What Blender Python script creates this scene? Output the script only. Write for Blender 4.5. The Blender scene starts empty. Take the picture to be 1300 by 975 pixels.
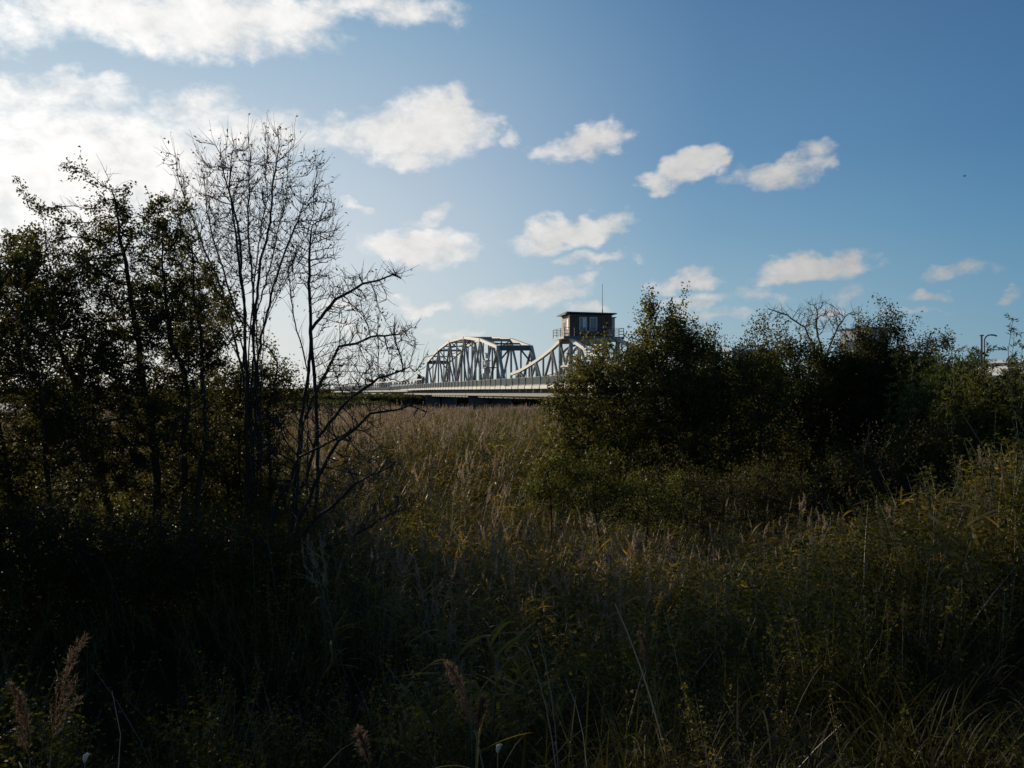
import bpy, math, random
import numpy as np
from mathutils import Vector, Matrix
PI = math.pi
R = math.radians
F = 1127.0                      # focal length of the photograph in its own pixels
EYE = 4.0
HZ = 499.0                      # image row of the horizon
PITCH = math.atan((HZ - 487.5) / F)
SUN_AZ, SUN_EL = R(-41), R(16)
sc = bpy.context.scene
col = sc.collection

# ------------------------------------------------------------------ camera
cd = bpy.data.cameras.new('camera'); cam = bpy.data.objects.new('camera', cd); col.objects.link(cam)
cd.sensor_width = 36; cd.lens = 36 * F / 1300; cd.clip_start = .05; cd.clip_end = 20000
cam.location = (0, 0, EYE); cam.rotation_euler = (PI / 2 + PITCH, 0, 0)
sc.camera = cam

# ------------------------------------------------------------------ world: sky and clouds
def node(nt, typ, **kw):
    n = nt.nodes.new(typ)
    for k, v in kw.items(): setattr(n, k, v)
    return n
def mth(nt, op, a, b=None, c=None, clamp=False):
    n = nt.nodes.new('ShaderNodeMath'); n.operation = op; n.use_clamp = clamp
    for i, v in enumerate((a, b, c)):
        if v is None: continue
        if isinstance(v, (int, float)): n.inputs[i].default_value = v
        else: nt.links.new(v, n.inputs[i])
    return n.outputs[0]
def azel(px, py):
    x, y, z = px - 650, F, 487.5 - py
    c, s = math.cos(PITCH), math.sin(PITCH)
    y, z = y * c - z * s, y * s + z * c
    return math.atan2(x, y), math.asin(z / math.sqrt(x * x + y * y + z * z))
CLOUDS = [ # px, py, half width, half height, tilt (deg, up to the right), density
 (225,22,200,42,4,1),(130,0,150,34,0,.9),(270,48,60,24,0,.9),(370,25,90,26,12,.8),(490,10,95,26,0,.6),(550,18,45,10,0,.35),(30,20,80,42,0,.5),
 (85,117,98,22,6,.6),(15,118,60,26,0,.6),(150,100,40,12,15,.4),
 (242,128,52,26,20,.6),(150,205,190,62,0,.95),(320,172,100,34,0,.7),(60,235,150,58,0,.9),(30,290,95,30,0,.8),(205,262,36,22,0,.7),(230,215,90,30,0,.5),(0,180,90,40,0,.6),
 (528,168,88,40,10,1),(566,145,42,32,25,1),(470,176,62,26,0,.7),(505,203,42,18,0,.8),(605,163,26,20,0,.5),(636,182,15,14,0,.5),
 (748,178,54,24,15,1),(775,163,22,18,0,.7),(700,192,36,13,0,.5),
 (878,205,42,19,22,1),(835,226,26,12,0,.7),(902,190,18,14,0,.7),
 (985,214,64,20,4,.75),(1045,208,24,9,0,.45),(950,200,20,9,20,.35),
 (456,271,17,9,0,.5),(550,279,42,12,18,.5),(526,317,60,18,4,.95),(495,322,26,14,0,.6),
 (726,297,66,17,12,1),(706,292,30,18,0,.8),(775,291,20,13,0,.7),
 (750,329,42,9,4,.5),(542,393,38,10,5,.7),
 (650,384,58,20,10,.7),(716,378,56,18,12,.7),(754,356,24,14,35,.45),(760,395,35,8,0,.5),
 (870,352,38,12,5,.65),(882,380,42,11,5,.55),(950,370,34,11,0,.35),(995,382,26,9,0,.3),
 (1032,341,70,17,3,.95),(1078,333,26,17,0,.8),(1085,370,24,16,0,.3),(1202,337,52,14,3,.5),(1170,377,34,10,2,.5),(1275,367,22,12,0,.4),
 (850,440,60,8,0,.25),(905,395,60,7,0,.35),(1060,395,50,6,0,.25),(560,425,50,6,0,.35),(430,395,60,10,0,.4),(1150,400,70,6,0,.25),(460,420,50,8,0,.3)]
world = bpy.data.worlds.new('World'); sc.world = world; world.use_nodes = True
nt = world.node_tree; nt.nodes.clear()
sky = node(nt, 'ShaderNodeTexSky', sky_type='NISHITA', sun_disc=False, sun_elevation=SUN_EL, sun_rotation=SUN_AZ, altitude=0, air_density=1.0, dust_density=0.6, ozone_density=2.2)
tc = node(nt, 'ShaderNodeTexCoord'); sp = node(nt, 'ShaderNodeSeparateXYZ'); nt.links.new(tc.outputs['Generated'], sp.inputs[0])
az = mth(nt, 'ARCTAN2', sp.outputs[0], sp.outputs[1]); el = mth(nt, 'ARCSINE', sp.outputs[2])
cb = node(nt, 'ShaderNodeCombineXYZ'); nt.links.new(az, cb.inputs[0]); nt.links.new(el, cb.inputs[1])
def vmath(op, a, b, c=None):
    n = nt.nodes.new('ShaderNodeVectorMath'); n.operation = op
    for i, v in enumerate((a, b, c)):
        if v is None: continue
        if isinstance(v, tuple): n.inputs[i].default_value = v
        else: nt.links.new(v, n.inputs[i])
    return n.outputs['Value'] if op in ('LENGTH', 'DOT_PRODUCT') else n.outputs[0]
strd = vmath('MULTIPLY', tc.outputs['Generated'], (1, 1, 1.5))
def noise(scale, detail, rough, off=(0, 0, 0), dist=0.0):
    v = vmath('ADD', strd, off)
    n = node(nt, 'ShaderNodeTexNoise'); n.inputs['Scale'].default_value = scale; n.inputs['Detail'].default_value = detail
    n.inputs['Roughness'].default_value = rough; n.inputs['Distortion'].default_value = dist
    nt.links.new(v, n.inputs['Vector']); return n
w1 = noise(9, 3, .6); w2 = noise(34, 3, .6, (3, 1, 2))
warp = vmath('MULTIPLY_ADD', w1.outputs['Color'], (.10, .06, 0), (-.05, -.03, 0))
warp2 = vmath('MULTIPLY_ADD', w2.outputs['Color'], (.042, .028, 0), (-.021, -.014, 0))
pc = vmath('ADD', vmath('ADD', cb.outputs[0], warp), warp2)
acc = None
for (px, py, hw, hh, tilt, dens) in CLOUDS:
    a, e = azel(px, py); a2, _ = azel(px + hw, py); _, e2 = azel(px, py - hh)
    mp = node(nt, 'ShaderNodeMapping', vector_type='TEXTURE')
    mp.inputs['Location'].default_value = (a, e, 0); mp.inputs['Rotation'].default_value = (0, 0, R(tilt)); mp.inputs['Scale'].default_value = (abs(a2 - a) * 1.15, abs(e2 - e) * 1.2, 1)
    nt.links.new(pc, mp.inputs['Vector'])
    d2 = vmath('DOT_PRODUCT', mp.outputs[0], mp.outputs[0])
    v = mth(nt, 'MULTIPLY_ADD', d2, -max(dens, .75), dens)
    acc = v if acc is None else mth(nt, 'MAXIMUM', acc, v)
# clouds go on round the rest of the sky as the ones in view imply
fb0 = noise(2.6, 4, .55, (7, 3, 1))
outm = mth(nt, 'MULTIPLY', mth(nt, 'SUBTRACT', mth(nt, 'ABSOLUTE', az), .62), 3.0, clamp=True)
outm = mth(nt, 'MAXIMUM', outm, mth(nt, 'MULTIPLY', mth(nt, 'SUBTRACT', el, .50), 4.0, clamp=True))
outf = mth(nt, 'MULTIPLY', mth(nt, 'MULTIPLY', mth(nt, 'SUBTRACT', fb0.outputs['Fac'], .53), 5.0, clamp=True), outm)
acc = mth(nt, 'MAXIMUM', acc, mth(nt, 'MULTIPLY_ADD', outf, 1.9, -1.0))
fbm = noise(24, 9, .64, (1, 5, 2), .15)
fine = mth(nt, 'MULTIPLY_ADD', fbm.outputs['Fac'], 2.1, -1.05)
lift = mth(nt, 'MULTIPLY', mth(nt, 'SMOOTH_MIN', acc, .0, .3), 1.0)
fld = mth(nt, 'ADD', mth(nt, 'MAXIMUM', acc, -1.0), mth(nt, 'MULTIPLY', fine, .95))
mr = node(nt, 'ShaderNodeMapRange', interpolation_type='SMOOTHSTEP'); nt.links.new(fld, mr.inputs[0]); mr.inputs[1].default_value = -.26; mr.inputs[2].default_value = .86
alpha = mth(nt, 'MULTIPLY', mr.outputs[0], .93)
# glow of the air toward the sun (the sun stands left of the frame behind thin cloud)
sund = (math.sin(SUN_AZ) * math.cos(SUN_EL), math.cos(SUN_AZ) * math.cos(SUN_EL), math.sin(SUN_EL))
cosd = vmath('DOT_PRODUCT', tc.outputs['Generated'], sund)
gl = mth(nt, 'POWER', mth(nt, 'MAXIMUM', cosd, 0.0), 2.2)
cc = node(nt, 'ShaderNodeMix', data_type='RGBA'); nt.links.new(gl, cc.inputs[0])
CL_FAR, CL_SUN = (5.7, 5.6, 5.5, 1), (15.5, 15.2, 14.8, 1)
cc.inputs[6].default_value = CL_FAR; cc.inputs[7].default_value = CL_SUN
shade = node(nt, 'ShaderNodeMapRange'); nt.links.new(fbm.outputs['Fac'], shade.inputs[0]); shade.inputs[1].default_value = .3; shade.inputs[2].default_value = .7; shade.inputs[3].default_value = .84; shade.inputs[4].default_value = 1.1
cs = vmath('SCALE', cc.outputs[2], (0, 0, 0)); nt.nodes[-1].inputs['Scale'].default_value = 1
nt.links.new(shade.outputs[0], nt.nodes[-1].inputs['Scale'])
# air colour by height above the horizon, away from, beside and toward the sun
def lin(c): return tuple(((v / 255 + .055) / 1.055) ** 2.4 / .07 for v in c)
def ramp(stops):
    last = None
    for (e0, c0), (e1, c1) in zip(stops[:-1], stops[1:]):
        m_ = node(nt, 'ShaderNodeMapRange', interpolation_type='LINEAR'); nt.links.new(el, m_.inputs[0]); m_.inputs[1].default_value = R(e0); m_.inputs[2].default_value = R(e1)
        x = node(nt, 'ShaderNodeMix', data_type='RGBA'); nt.links.new(m_.outputs[0], x.inputs[0]); x.inputs[7].default_value = (*lin(c1), 1)
        if last is None: x.inputs[6].default_value = (*lin(c0), 1)
        else: nt.links.new(last, x.inputs[6])
        last = x.outputs[2]
    return last
away = ramp([(0, (130, 163, 180)), (5, (106, 151, 179)), (10, (80, 134, 172)), (14, (68, 118, 162)), (24, (52, 92, 138)), (60, (38, 72, 116))])
beside = ramp([(0, (186, 203, 207)), (5, (163, 191, 205)), (10, (132, 170, 197)), (15, (108, 150, 187)), (24, (88, 129, 170)), (60, (58, 95, 140))])
toward = ramp([(0, (236, 235, 230)), (10, (222, 228, 233)), (24, (146, 183, 209)), (60, (85, 126, 166))])
def mrange(a, b):
    m_ = node(nt, 'ShaderNodeMapRange', interpolation_type='SMOOTHSTEP'); nt.links.new(cosd, m_.inputs[0]); m_.inputs[1].default_value = a; m_.inputs[2].default_value = b; return m_.outputs[0]
x1 = node(nt, 'ShaderNodeMix', data_type='RGBA'); nt.links.new(mrange(.2, .82), x1.inputs[0]); nt.links.new(away, x1.inputs[6]); nt.links.new(beside, x1.inputs[7])
x2 = node(nt, 'ShaderNodeMix', data_type='RGBA'); nt.links.new(mrange(.60, 1.0), x2.inputs[0]); nt.links.new(x1.outputs[2], x2.inputs[6]); nt.links.new(toward, x2.inputs[7])
x3 = node(nt, 'ShaderNodeMix', data_type='RGBA'); x3.inputs[0].default_value = .94; nt.links.new(sky.outputs[0], x3.inputs[6]); nt.links.new(x2.outputs[2], x3.inputs[7])
mix = node(nt, 'ShaderNodeMix', data_type='RGBA'); nt.links.new(alpha, mix.inputs[0]); nt.links.new(x3.outputs[2], mix.inputs[6]); nt.links.new(cs, mix.inputs[7])
bg = node(nt, 'ShaderNodeBackground'); bg.inputs['Strength'].default_value = 0.07
out = node(nt, 'ShaderNodeOutputWorld'); nt.links.new(mix.outputs[2], bg.inputs[0]); nt.links.new(bg.outputs[0], out.inputs[0])
world.cycles.sampling_method = 'MANUAL'; world.cycles.sample_map_resolution = 512

# ------------------------------------------------------------------ sun and view
sl = bpy.data.lights.new('sun', 'SUN'); sl.energy = 5.0; sl.angle = R(.5); sl.color = (1, .87, .68)
so = bpy.data.objects.new('sun', sl); col.objects.link(so)
so.rotation_euler = Vector(sund).to_track_quat('Z', 'Y').to_euler(); so.location = (-40, 40, 30)
sc.view_settings.view_transform = 'Standard'; sc.view_settings.look = 'None'; sc.view_settings.gamma = 1; sc.view_settings.exposure = 0
sc.render.engine = 'CYCLES'
sc.cycles.max_bounces = 6; sc.cycles.transparent_max_bounces = 4; sc.cycles.transmission_bounces = 4; sc.cycles.diffuse_bounces = 3

# ------------------------------------------------------------------ helpers
rs = np.random.RandomState(11); random.seed(5)
def tag(o, label=None, cat=None, group=None, kind=None):
    if label: o['label'] = label
    if cat: o['category'] = cat
    if group: o['group'] = group
    if kind: o['kind'] = kind
    return o
def link(o, parent=None):
    col.objects.link(o)
    if parent is not None:
        o.parent = parent; o.matrix_parent_inverse = Matrix.Identity(4)
    return o
def empty(name, loc=(0, 0, 0)):
    o = bpy.data.objects.new(name, None); o.location = loc; o.empty_display_size = .3
    return link(o)
def np_mesh(name, V, Fa, mats, mi=None, smooth=False):
    me = bpy.data.meshes.new(name)
    V = np.asarray(V, np.float32)
    if not isinstance(Fa, list): Fa = [Fa]
    Fa = [np.asarray(f, np.int32) for f in Fa if len(f)]
    loops = np.concatenate([f.ravel() for f in Fa]); tot = np.concatenate([np.full(len(f), f.shape[1], np.int32) for f in Fa])
    st = np.concatenate([[0], np.cumsum(tot)[:-1]]).astype(np.int32)
    me.vertices.add(len(V)); me.vertices.foreach_set('co', V.ravel())
    me.loops.add(len(loops)); me.loops.foreach_set('vertex_index', loops)
    me.polygons.add(len(tot)); me.polygons.foreach_set('loop_start', st)
    if mi is not None: me.polygons.foreach_set('material_index', np.asarray(mi, np.int32))
    if smooth: me.polygons.foreach_set('use_smooth', np.ones(len(tot), bool))
    for m in (mats if isinstance(mats, (list, tuple)) else [mats]): me.materials.append(m)
    me.update(calc_edges=True)
    return me
def mobj(name, me, parent=None, loc=None):
    o = bpy.data.objects.new(name, me)
    if loc is not None: o.location = loc
    return link(o, parent)
class MB:
    def __init__(s): s.v = []; s.f = []; s.n = 0
    def add(s, V, Fs):
        s.v += [tuple(p) for p in V]; s.f += [tuple(i + s.n for i in f) for f in Fs]; s.n += len(V)
    def box(s, c, d, M=None):
        V = [(c[0] + sx * d[0] / 2, c[1] + sy * d[1] / 2, c[2] + sz * d[2] / 2) for sx in (-1, 1) for sy in (-1, 1) for sz in (-1, 1)]
        if M: V = [M @ Vector(p) for p in V]
        s.add(V, [(0, 1, 3, 2), (4, 6, 7, 5), (0, 4, 5, 1), (2, 3, 7, 6), (0, 2, 6, 4), (1, 5, 7, 3)])
    def beam(s, p, q, w, h, up=(0, 0, 1)):
        p, q = Vector(p), Vector(q); d = (q - p); L = d.length; d.normalize(); up = Vector(up)
        if abs(d.dot(up)) > .98: up = Vector((1, 0, 0))
        x = d.cross(up).normalized(); z = x.cross(d).normalized()
        V = [p + d * (t * L) + x * (a * w / 2) + z * (b * h / 2) for t in (0, 1) for a in (-1, 1) for b in (-1, 1)]
        s.add(V, [(0, 1, 3, 2), (4, 6, 7, 5), (0, 4, 5, 1), (2, 3, 7, 6), (0, 2, 6, 4), (1, 5, 7, 3)])
    def hbeam(s, p, q, w, h, t=.03, up=(0, 0, 1), lace=0):
        """riveted member: two flanges joined by a web, in the plane given by up"""
        p, q = Vector(p), Vector(q); d = (q - p); L = d.length; d.normalize(); up = Vector(up)
        if abs(d.dot(up)) > .98: up = Vector((1, 0, 0))
        x = d.cross(up).normalized(); z = x.cross(d).normalized()
        s.beam(p + x * (w / 2 - t / 2), q + x * (w / 2 - t / 2), t, h, z)
        s.beam(p - x * (w / 2 - t / 2), q - x * (w / 2 - t / 2), t, h, z)
        s.beam(p, q, w - 2 * t, t * 1.2, z)
    def cyl(s, p, q, r, r2=None, n=8):
        p, q = Vector(p), Vector(q); d = (q - p).normalized(); r2 = r if r2 is None else r2
        a = d.orthogonal().normalized(); b = d.cross(a)
        V = [p + (a * math.cos(2 * PI * i / n) + b * math.sin(2 * PI * i / n)) * r for i in range(n)] + [q + (a * math.cos(2 * PI * i / n) + b * math.sin(2 * PI * i / n)) * r2 for i in range(n)]
        s.add(V, [(i, (i + 1) % n, n + (i + 1) % n, n + i) for i in range(n)] + [tuple(range(n))[::-1], tuple(range(n, 2 * n))])
    def build(s, name, mat, parent=None, loc=None):
        me = bpy.data.meshes.new(name); me.from_pydata(s.v, [], s.f)
        for m in (mat if isinstance(mat, (list, tuple)) else [mat]): me.materials.append(m)
        me.update(); return mobj(name, me, parent, loc)

# ------------------------------------------------------------------ materials
def mat(name, base, base2=None, rough=.7, scale=4.0, trans=0.0, tcol=None, metal=0.0, bump=0.0, island=False, rnd=True, spec=.5, coord='Object', thr=(.35, .65)):
    m = bpy.data.materials.new(name); m.use_nodes = True; t = m.node_tree; t.nodes.clear()
    o = node(t, 'ShaderNodeOutputMaterial'); p = node(t, 'ShaderNodeBsdfPrincipled')
    p.inputs['Roughness'].default_value = rough; p.inputs['Metallic'].default_value = metal
    p.inputs['Specular IOR Level'].default_value = spec if trans == 0 else .07
    colr = None
    if base2 is not None:
        mx = node(t, 'ShaderNodeMix', data_type='RGBA'); mx.inputs[6].default_value = (*base, 1); mx.inputs[7].default_value = (*base2, 1)
        c = node(t, 'ShaderNodeTexCoord'); n = node(t, 'ShaderNodeTexNoise'); n.inputs['Scale'].default_value = scale; n.inputs['Detail'].default_value = 5
        t.links.new(c.outputs[coord], n.inputs['Vector'])
        r = node(t, 'ShaderNodeMapRange'); t.links.new(n.outputs['Fac'], r.inputs[0]); r.inputs[1].default_value = thr[0]; r.inputs[2].default_value = thr[1]
        fac = r.outputs[0]
        if island:
            g = node(t, 'ShaderNodeNewGeometry'); fac = mth(t, 'MULTIPLY_ADD', g.outputs['Random Per Island'], .8, mth(t, 'MULTIPLY_ADD', fac, .5, -.2), clamp=True)
        elif rnd:
            oi = node(t, 'ShaderNodeObjectInfo'); fac = mth(t, 'MULTIPLY_ADD', oi.outputs['Random'], .7, mth(t, 'MULTIPLY_ADD', fac, .6, -.15), clamp=True)
        t.links.new(fac, mx.inputs[0]); colr = mx.outputs[2]; t.links.new(colr, p.inputs['Base Color'])
        if bump:
            b = node(t, 'ShaderNodeBump'); b.inputs['Strength'].default_value = bump; b.inputs['Distance'].default_value = .02
            t.links.new(n.outputs['Fac'], b.inputs['Height']); t.links.new(b.outputs[0], p.inputs['Normal'])
    else: p.inputs['Base Color'].default_value = (*base, 1)
    if trans > 0:
        tr = node(t, 'ShaderNodeBsdfTranslucent'); ms = node(t, 'ShaderNodeMixShader'); ms.inputs[0].default_value = trans
        if tcol:
            mm = node(t, 'ShaderNodeMix', data_type='RGBA', blend_type='MULTIPLY'); mm.inputs[0].default_value = 1
            if colr: t.links.new(colr, mm.inputs[6])
            else: mm.inputs[6].default_value = (*base, 1)
            mm.inputs[7].default_value = (*tcol, 1); t.links.new(mm.outputs[2], tr.inputs[0])
        elif colr: t.links.new(colr, tr.inputs[0])
        t.links.new(p.outputs[0], ms.inputs[1]); t.links.new(tr.outputs[0], ms.inputs[2]); t.links.new(ms.outputs[0], o.inputs[0])
    else: t.links.new(p.outputs[0], o.inputs[0])
    return m
M = {}
M['bark'] = mat('bark', (.022, .018, .014), (.045, .037, .029), rough=.85, scale=14, bump=.5, rnd=False)
M['bark_pale'] = mat('pale_bark', (.10, .09, .075), (.17, .15, .12), rough=.85, scale=12, bump=.4, rnd=False)
M['leaf_haw'] = mat('hawthorn_leaf', (.048, .054, .018), (.115, .098, .030), rough=.5, scale=1.2, trans=.45, island=True, tcol=(1.2, 1.15, .7))
M['leaf_brown'] = mat('autumn_bush_leaf', (.070, .072, .022), (.165, .135, .042), rough=.5, scale=.6, trans=.5, island=True, tcol=(1.1, 1.15, .7))
M['leaf_olive'] = mat('olive_bush_leaf', (.055, .065, .016), (.14, .13, .028), rough=.5, scale=.6, trans=.38, island=True, tcol=(1.2, 1.2, .6))
M['leaf_green'] = mat('willow_leaf', (.055, .080, .025), (.12, .13, .04), rough=.45, scale=1, trans=.42, island=True, tcol=(1.2, 1.2, .6))
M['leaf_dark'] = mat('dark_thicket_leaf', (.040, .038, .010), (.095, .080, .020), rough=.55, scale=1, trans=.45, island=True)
M['leaf_rowan'] = mat('withered_leaf', (.055, .045, .025), (.12, .11, .04), rough=.5, scale=1, trans=.4, island=True)
M['reed_leaf'] = mat('reed_leaf', (.095, .090, .018), (.29, .19, .05), rough=.45, scale=.5, trans=.52, tcol=(1.15, 1.1, .7))
M['reed_stem'] = mat('reed_stem', (.17, .14, .085), (.25, .20, .12), rough=.5, scale=2)
M['plume_dark'] = mat('brown_reed_plume', (.10, .062, .040), (.24, .155, .10), rough=.85, scale=3, trans=.4)
M['plume'] = mat('reed_plume', (.22, .155, .105), (.42, .32, .225), rough=.8, scale=2, trans=.55)
M['grass'] = mat('grass_blade', (.024, .022, .008), (.050, .042, .014), rough=.65, scale=.7, trans=.35, tcol=(1.1, 1.2, .6))
M['grass_dry'] = mat('dry_grass_blade', (.07, .058, .034), (.13, .105, .06), rough=.7, scale=.7, trans=.35)
M['herb'] = mat('herb_leaf', (.044, .044, .009), (.125, .112, .018), rough=.5, scale=.7, trans=.5, tcol=(1.2, 1.25, .55), )
M['herb_yellow'] = mat('yellowing_leaf', (.22, .17, .03), (.30, .17, .03), rough=.45, scale=.7, trans=.45)
M['soil'] = mat('marsh_soil', (.028, .024, .016), (.055, .048, .028), rough=.95, scale=.6, bump=.6, rnd=False)
M['steel'] = mat('grey_painted_steel', (.30, .285, .255), (.44, .41, .37), rough=.65, scale=1.1, rnd=True, spec=.3)
M['steel_pale'] = mat('pale_grey_painted_steel', (.50, .48, .44), (.62, .59, .54), rough=.65, scale=1.1, spec=.3)
M['steel_dark'] = mat('weathered_steel', (.10, .10, .10), (.17, .165, .15), rough=.7, scale=1.5, spec=.3)
M['steel_red'] = mat('red_primer_steel', (.16, .075, .06), (.22, .11, .08), rough=.6, scale=2)
M['concrete'] = mat('concrete', (.34, .33, .30), (.47, .45, .41), rough=.85, scale=.9, bump=.2)
M['dark_concrete'] = mat('stained_concrete', (.10, .095, .085), (.20, .19, .17), rough=.9, scale=.7, bump=.2)  # darker concrete, makes the piers stand out less
M['kerb'] = mat('pale_edge_beam', (.46, .44, .40), (.62, .59, .54), rough=.7, scale=.8)
M['asphalt'] = mat('asphalt', (.045, .045, .047), (.06, .06, .06), rough=.9, scale=3, rnd=False)
M['rail_mesh'] = mat('railing_infill', (.055, .070, .068), (.08, .096, .09), rough=.9, scale=3, spec=.1)
M['wood'] = mat('weathered_boards', (.075, .05, .04), (.13, .09, .07), rough=.8, scale=3)  # cabin front and rear boards, shade put into the colour
M['wood_pale'] = mat('pale_boards', (.32, .25, .19), (.42, .34, .27), rough=.8, scale=3)  # same boards on the cabin sides, sunlight put into the colour
M['roof'] = mat('tar_roof', (.07, .065, .065), (.11, .10, .10), rough=.85, scale=3)
M['white'] = mat('white_paint', (.70, .70, .67), (.80, .79, .76), rough=.45, scale=3)
M['panel'] = mat('pale_facade', (.42, .42, .40), (.52, .52, .49), rough=.7, scale=.6)
M['dark'] = mat('dark_metal', (.035, .036, .04), (.06, .06, .065), rough=.5, scale=3)
M['far_leaf'] = mat('far_tree_leaf', (.05, .065, .04), (.09, .10, .06), rough=.7, scale=.2, trans=.3)
M['shell'] = mat('pale_seed_head', (.5, .46, .40), (.65, .6, .54), rough=.7, scale=9, trans=.3)
def glass_mat():
    m = bpy.data.materials.new('window_glass'); m.use_nodes = True; p = m.node_tree.nodes['Principled BSDF']
    p.inputs['Base Color'].default_value = (.09, .10, .11, 1); p.inputs['Roughness'].default_value = .06; p.inputs['Specular IOR Level'].default_value = .9
    return m
M['glass'] = glass_mat()
def water_mat():
    m = bpy.data.materials.new('brackish_water'); m.use_nodes = True; t = m.node_tree; p = t.nodes['Principled BSDF']
    p.inputs['Base Color'].default_value = (.012, .016, .018, 1); p.inputs['Roughness'].default_value = .12
    c = node(t, 'ShaderNodeTexCoord'); n = node(t, 'ShaderNodeTexNoise'); n.inputs['Scale'].default_value = 1.6; n.inputs['Detail'].default_value = 4
    t.links.new(c.outputs['Object'], n.inputs['Vector']); b = node(t, 'ShaderNodeBump'); b.inputs['Strength'].default_value = .6; b.inputs['Distance'].default_value = .15
    t.links.new(n.outputs['Fac'], b.inputs['Height']); t.links.new(b.outputs[0], p.inputs['Normal']); return m
M['water'] = water_mat()

# ------------------------------------------------------------------ terrain
def sstep(a, b, x):
    t = np.clip((x - a) / (b - a), 0, 1); return t * t * (3 - 2 * t)
def wob(x, y, s, k=0):
    return (np.sin(x / s + 1.3 + k) * np.cos(y / s * 1.1 + .7 * k) + np.sin(x / s * 2.3 + y / s * 1.7 + k) * .5 + np.cos(y / s * 2.9 - x / s * 1.3 + 2 * k) * .35) / 1.85
def shore(x):           # distance at which the reed bed ends and open water begins
    return 56 + 38 * sstep(-24, -13, x) + 3 * np.sin(x * .35)
def gz(x, y):
    x = np.asarray(x, float); y = np.asarray(y, float)
    edge = 5.5 + np.clip(x, 0, 14) * .95 + 1.0 * np.sin(x * .6)
    z = .8 + 1.5 * (1 - sstep(0, 1, (y - edge + 4.0) / 7.5)) + .12 * wob(x, y, 5.0)
    s = shore(x)
    ch = sstep(s, s + 5, y) * (1 - sstep(236, 250, y))
    spit = sstep(-110, -90, x) * (1 - sstep(-24, -19, x + .03 * (y - 165))) * sstep(146, 152, y) * (1 - sstep(186, 194, y))
    z = z - 1.7 * ch * (1 - spit) + .25 * spit
    t = x - (31.0 - .2307 * y)
    emb = sstep(-11, -1.5, t) * (1 - sstep(70, 84, y)) * (1 - sstep(11, 24, t) * 0)
    z = z * (1 - emb) + 4.75 * emb
    z = z + .65 * sstep(1.8, 5.5, x) * (1 - sstep(9, 15, y))
    z = z + .3 * sstep(400, 900, y)
    return z
def ground():
    xs = np.concatenate([-np.geomspace(6000, 42, 26), np.arange(-40, 60.5, .8), np.geomspace(62, 6000, 26)])
    ys = np.concatenate([[-3000, -600, -150, -50, -20], np.arange(-10, 110, .8), np.arange(112, 270, 3), np.geomspace(275, 9000, 34)])
    X, Y = np.meshgrid(xs, ys); Z = gz(X, Y)
    nx, ny = len(xs), len(ys); V = np.stack([X, Y, Z], -1).reshape(-1, 3)
    i = np.arange(nx * (ny - 1)).reshape(ny - 1, nx)[:, :-1].ravel()
    Fa = np.stack([i, i + 1, i + nx + 1, i + nx], -1)
    tag(mobj('ground', np_mesh('ground', V, Fa, M['soil'], smooth=True)), kind='structure')
ground()
w = MB(); w.add([(-700, 40, .42), (500, 40, .42), (500, 262, .42), (-700, 262, .42)], [(0, 1, 2, 3)])
tag(w.build('water', M['water']), kind='structure')
def P(px, py, d): return np.array([(px - 650) / F * d, d, EYE + (HZ - py) / F * d])

# ------------------------------------------------------------------ bridges
TH = math.atan(260 / F); U = Vector((-math.sin(TH), math.cos(TH), 0)); N = Vector((math.cos(TH), math.sin(TH), 0))
def BP(off, d, z):      # point on the bridge axes: off = metres right of the railing line, d = depth from the camera, z above eye level
    X0 = 31.0 + off / math.cos(TH)
    return Vector((X0 - d * math.tan(TH), d, EYE + z))
def zk(d): return .96 + .32 * math.exp(-((d - 240) / 90.0) ** 2)
def part(name, mb, m, parent, label=None):
    o = mb.build(name, M[m], parent)
    if label: o['label'] = label
    return o
S = 1 / math.cos(TH)

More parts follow.
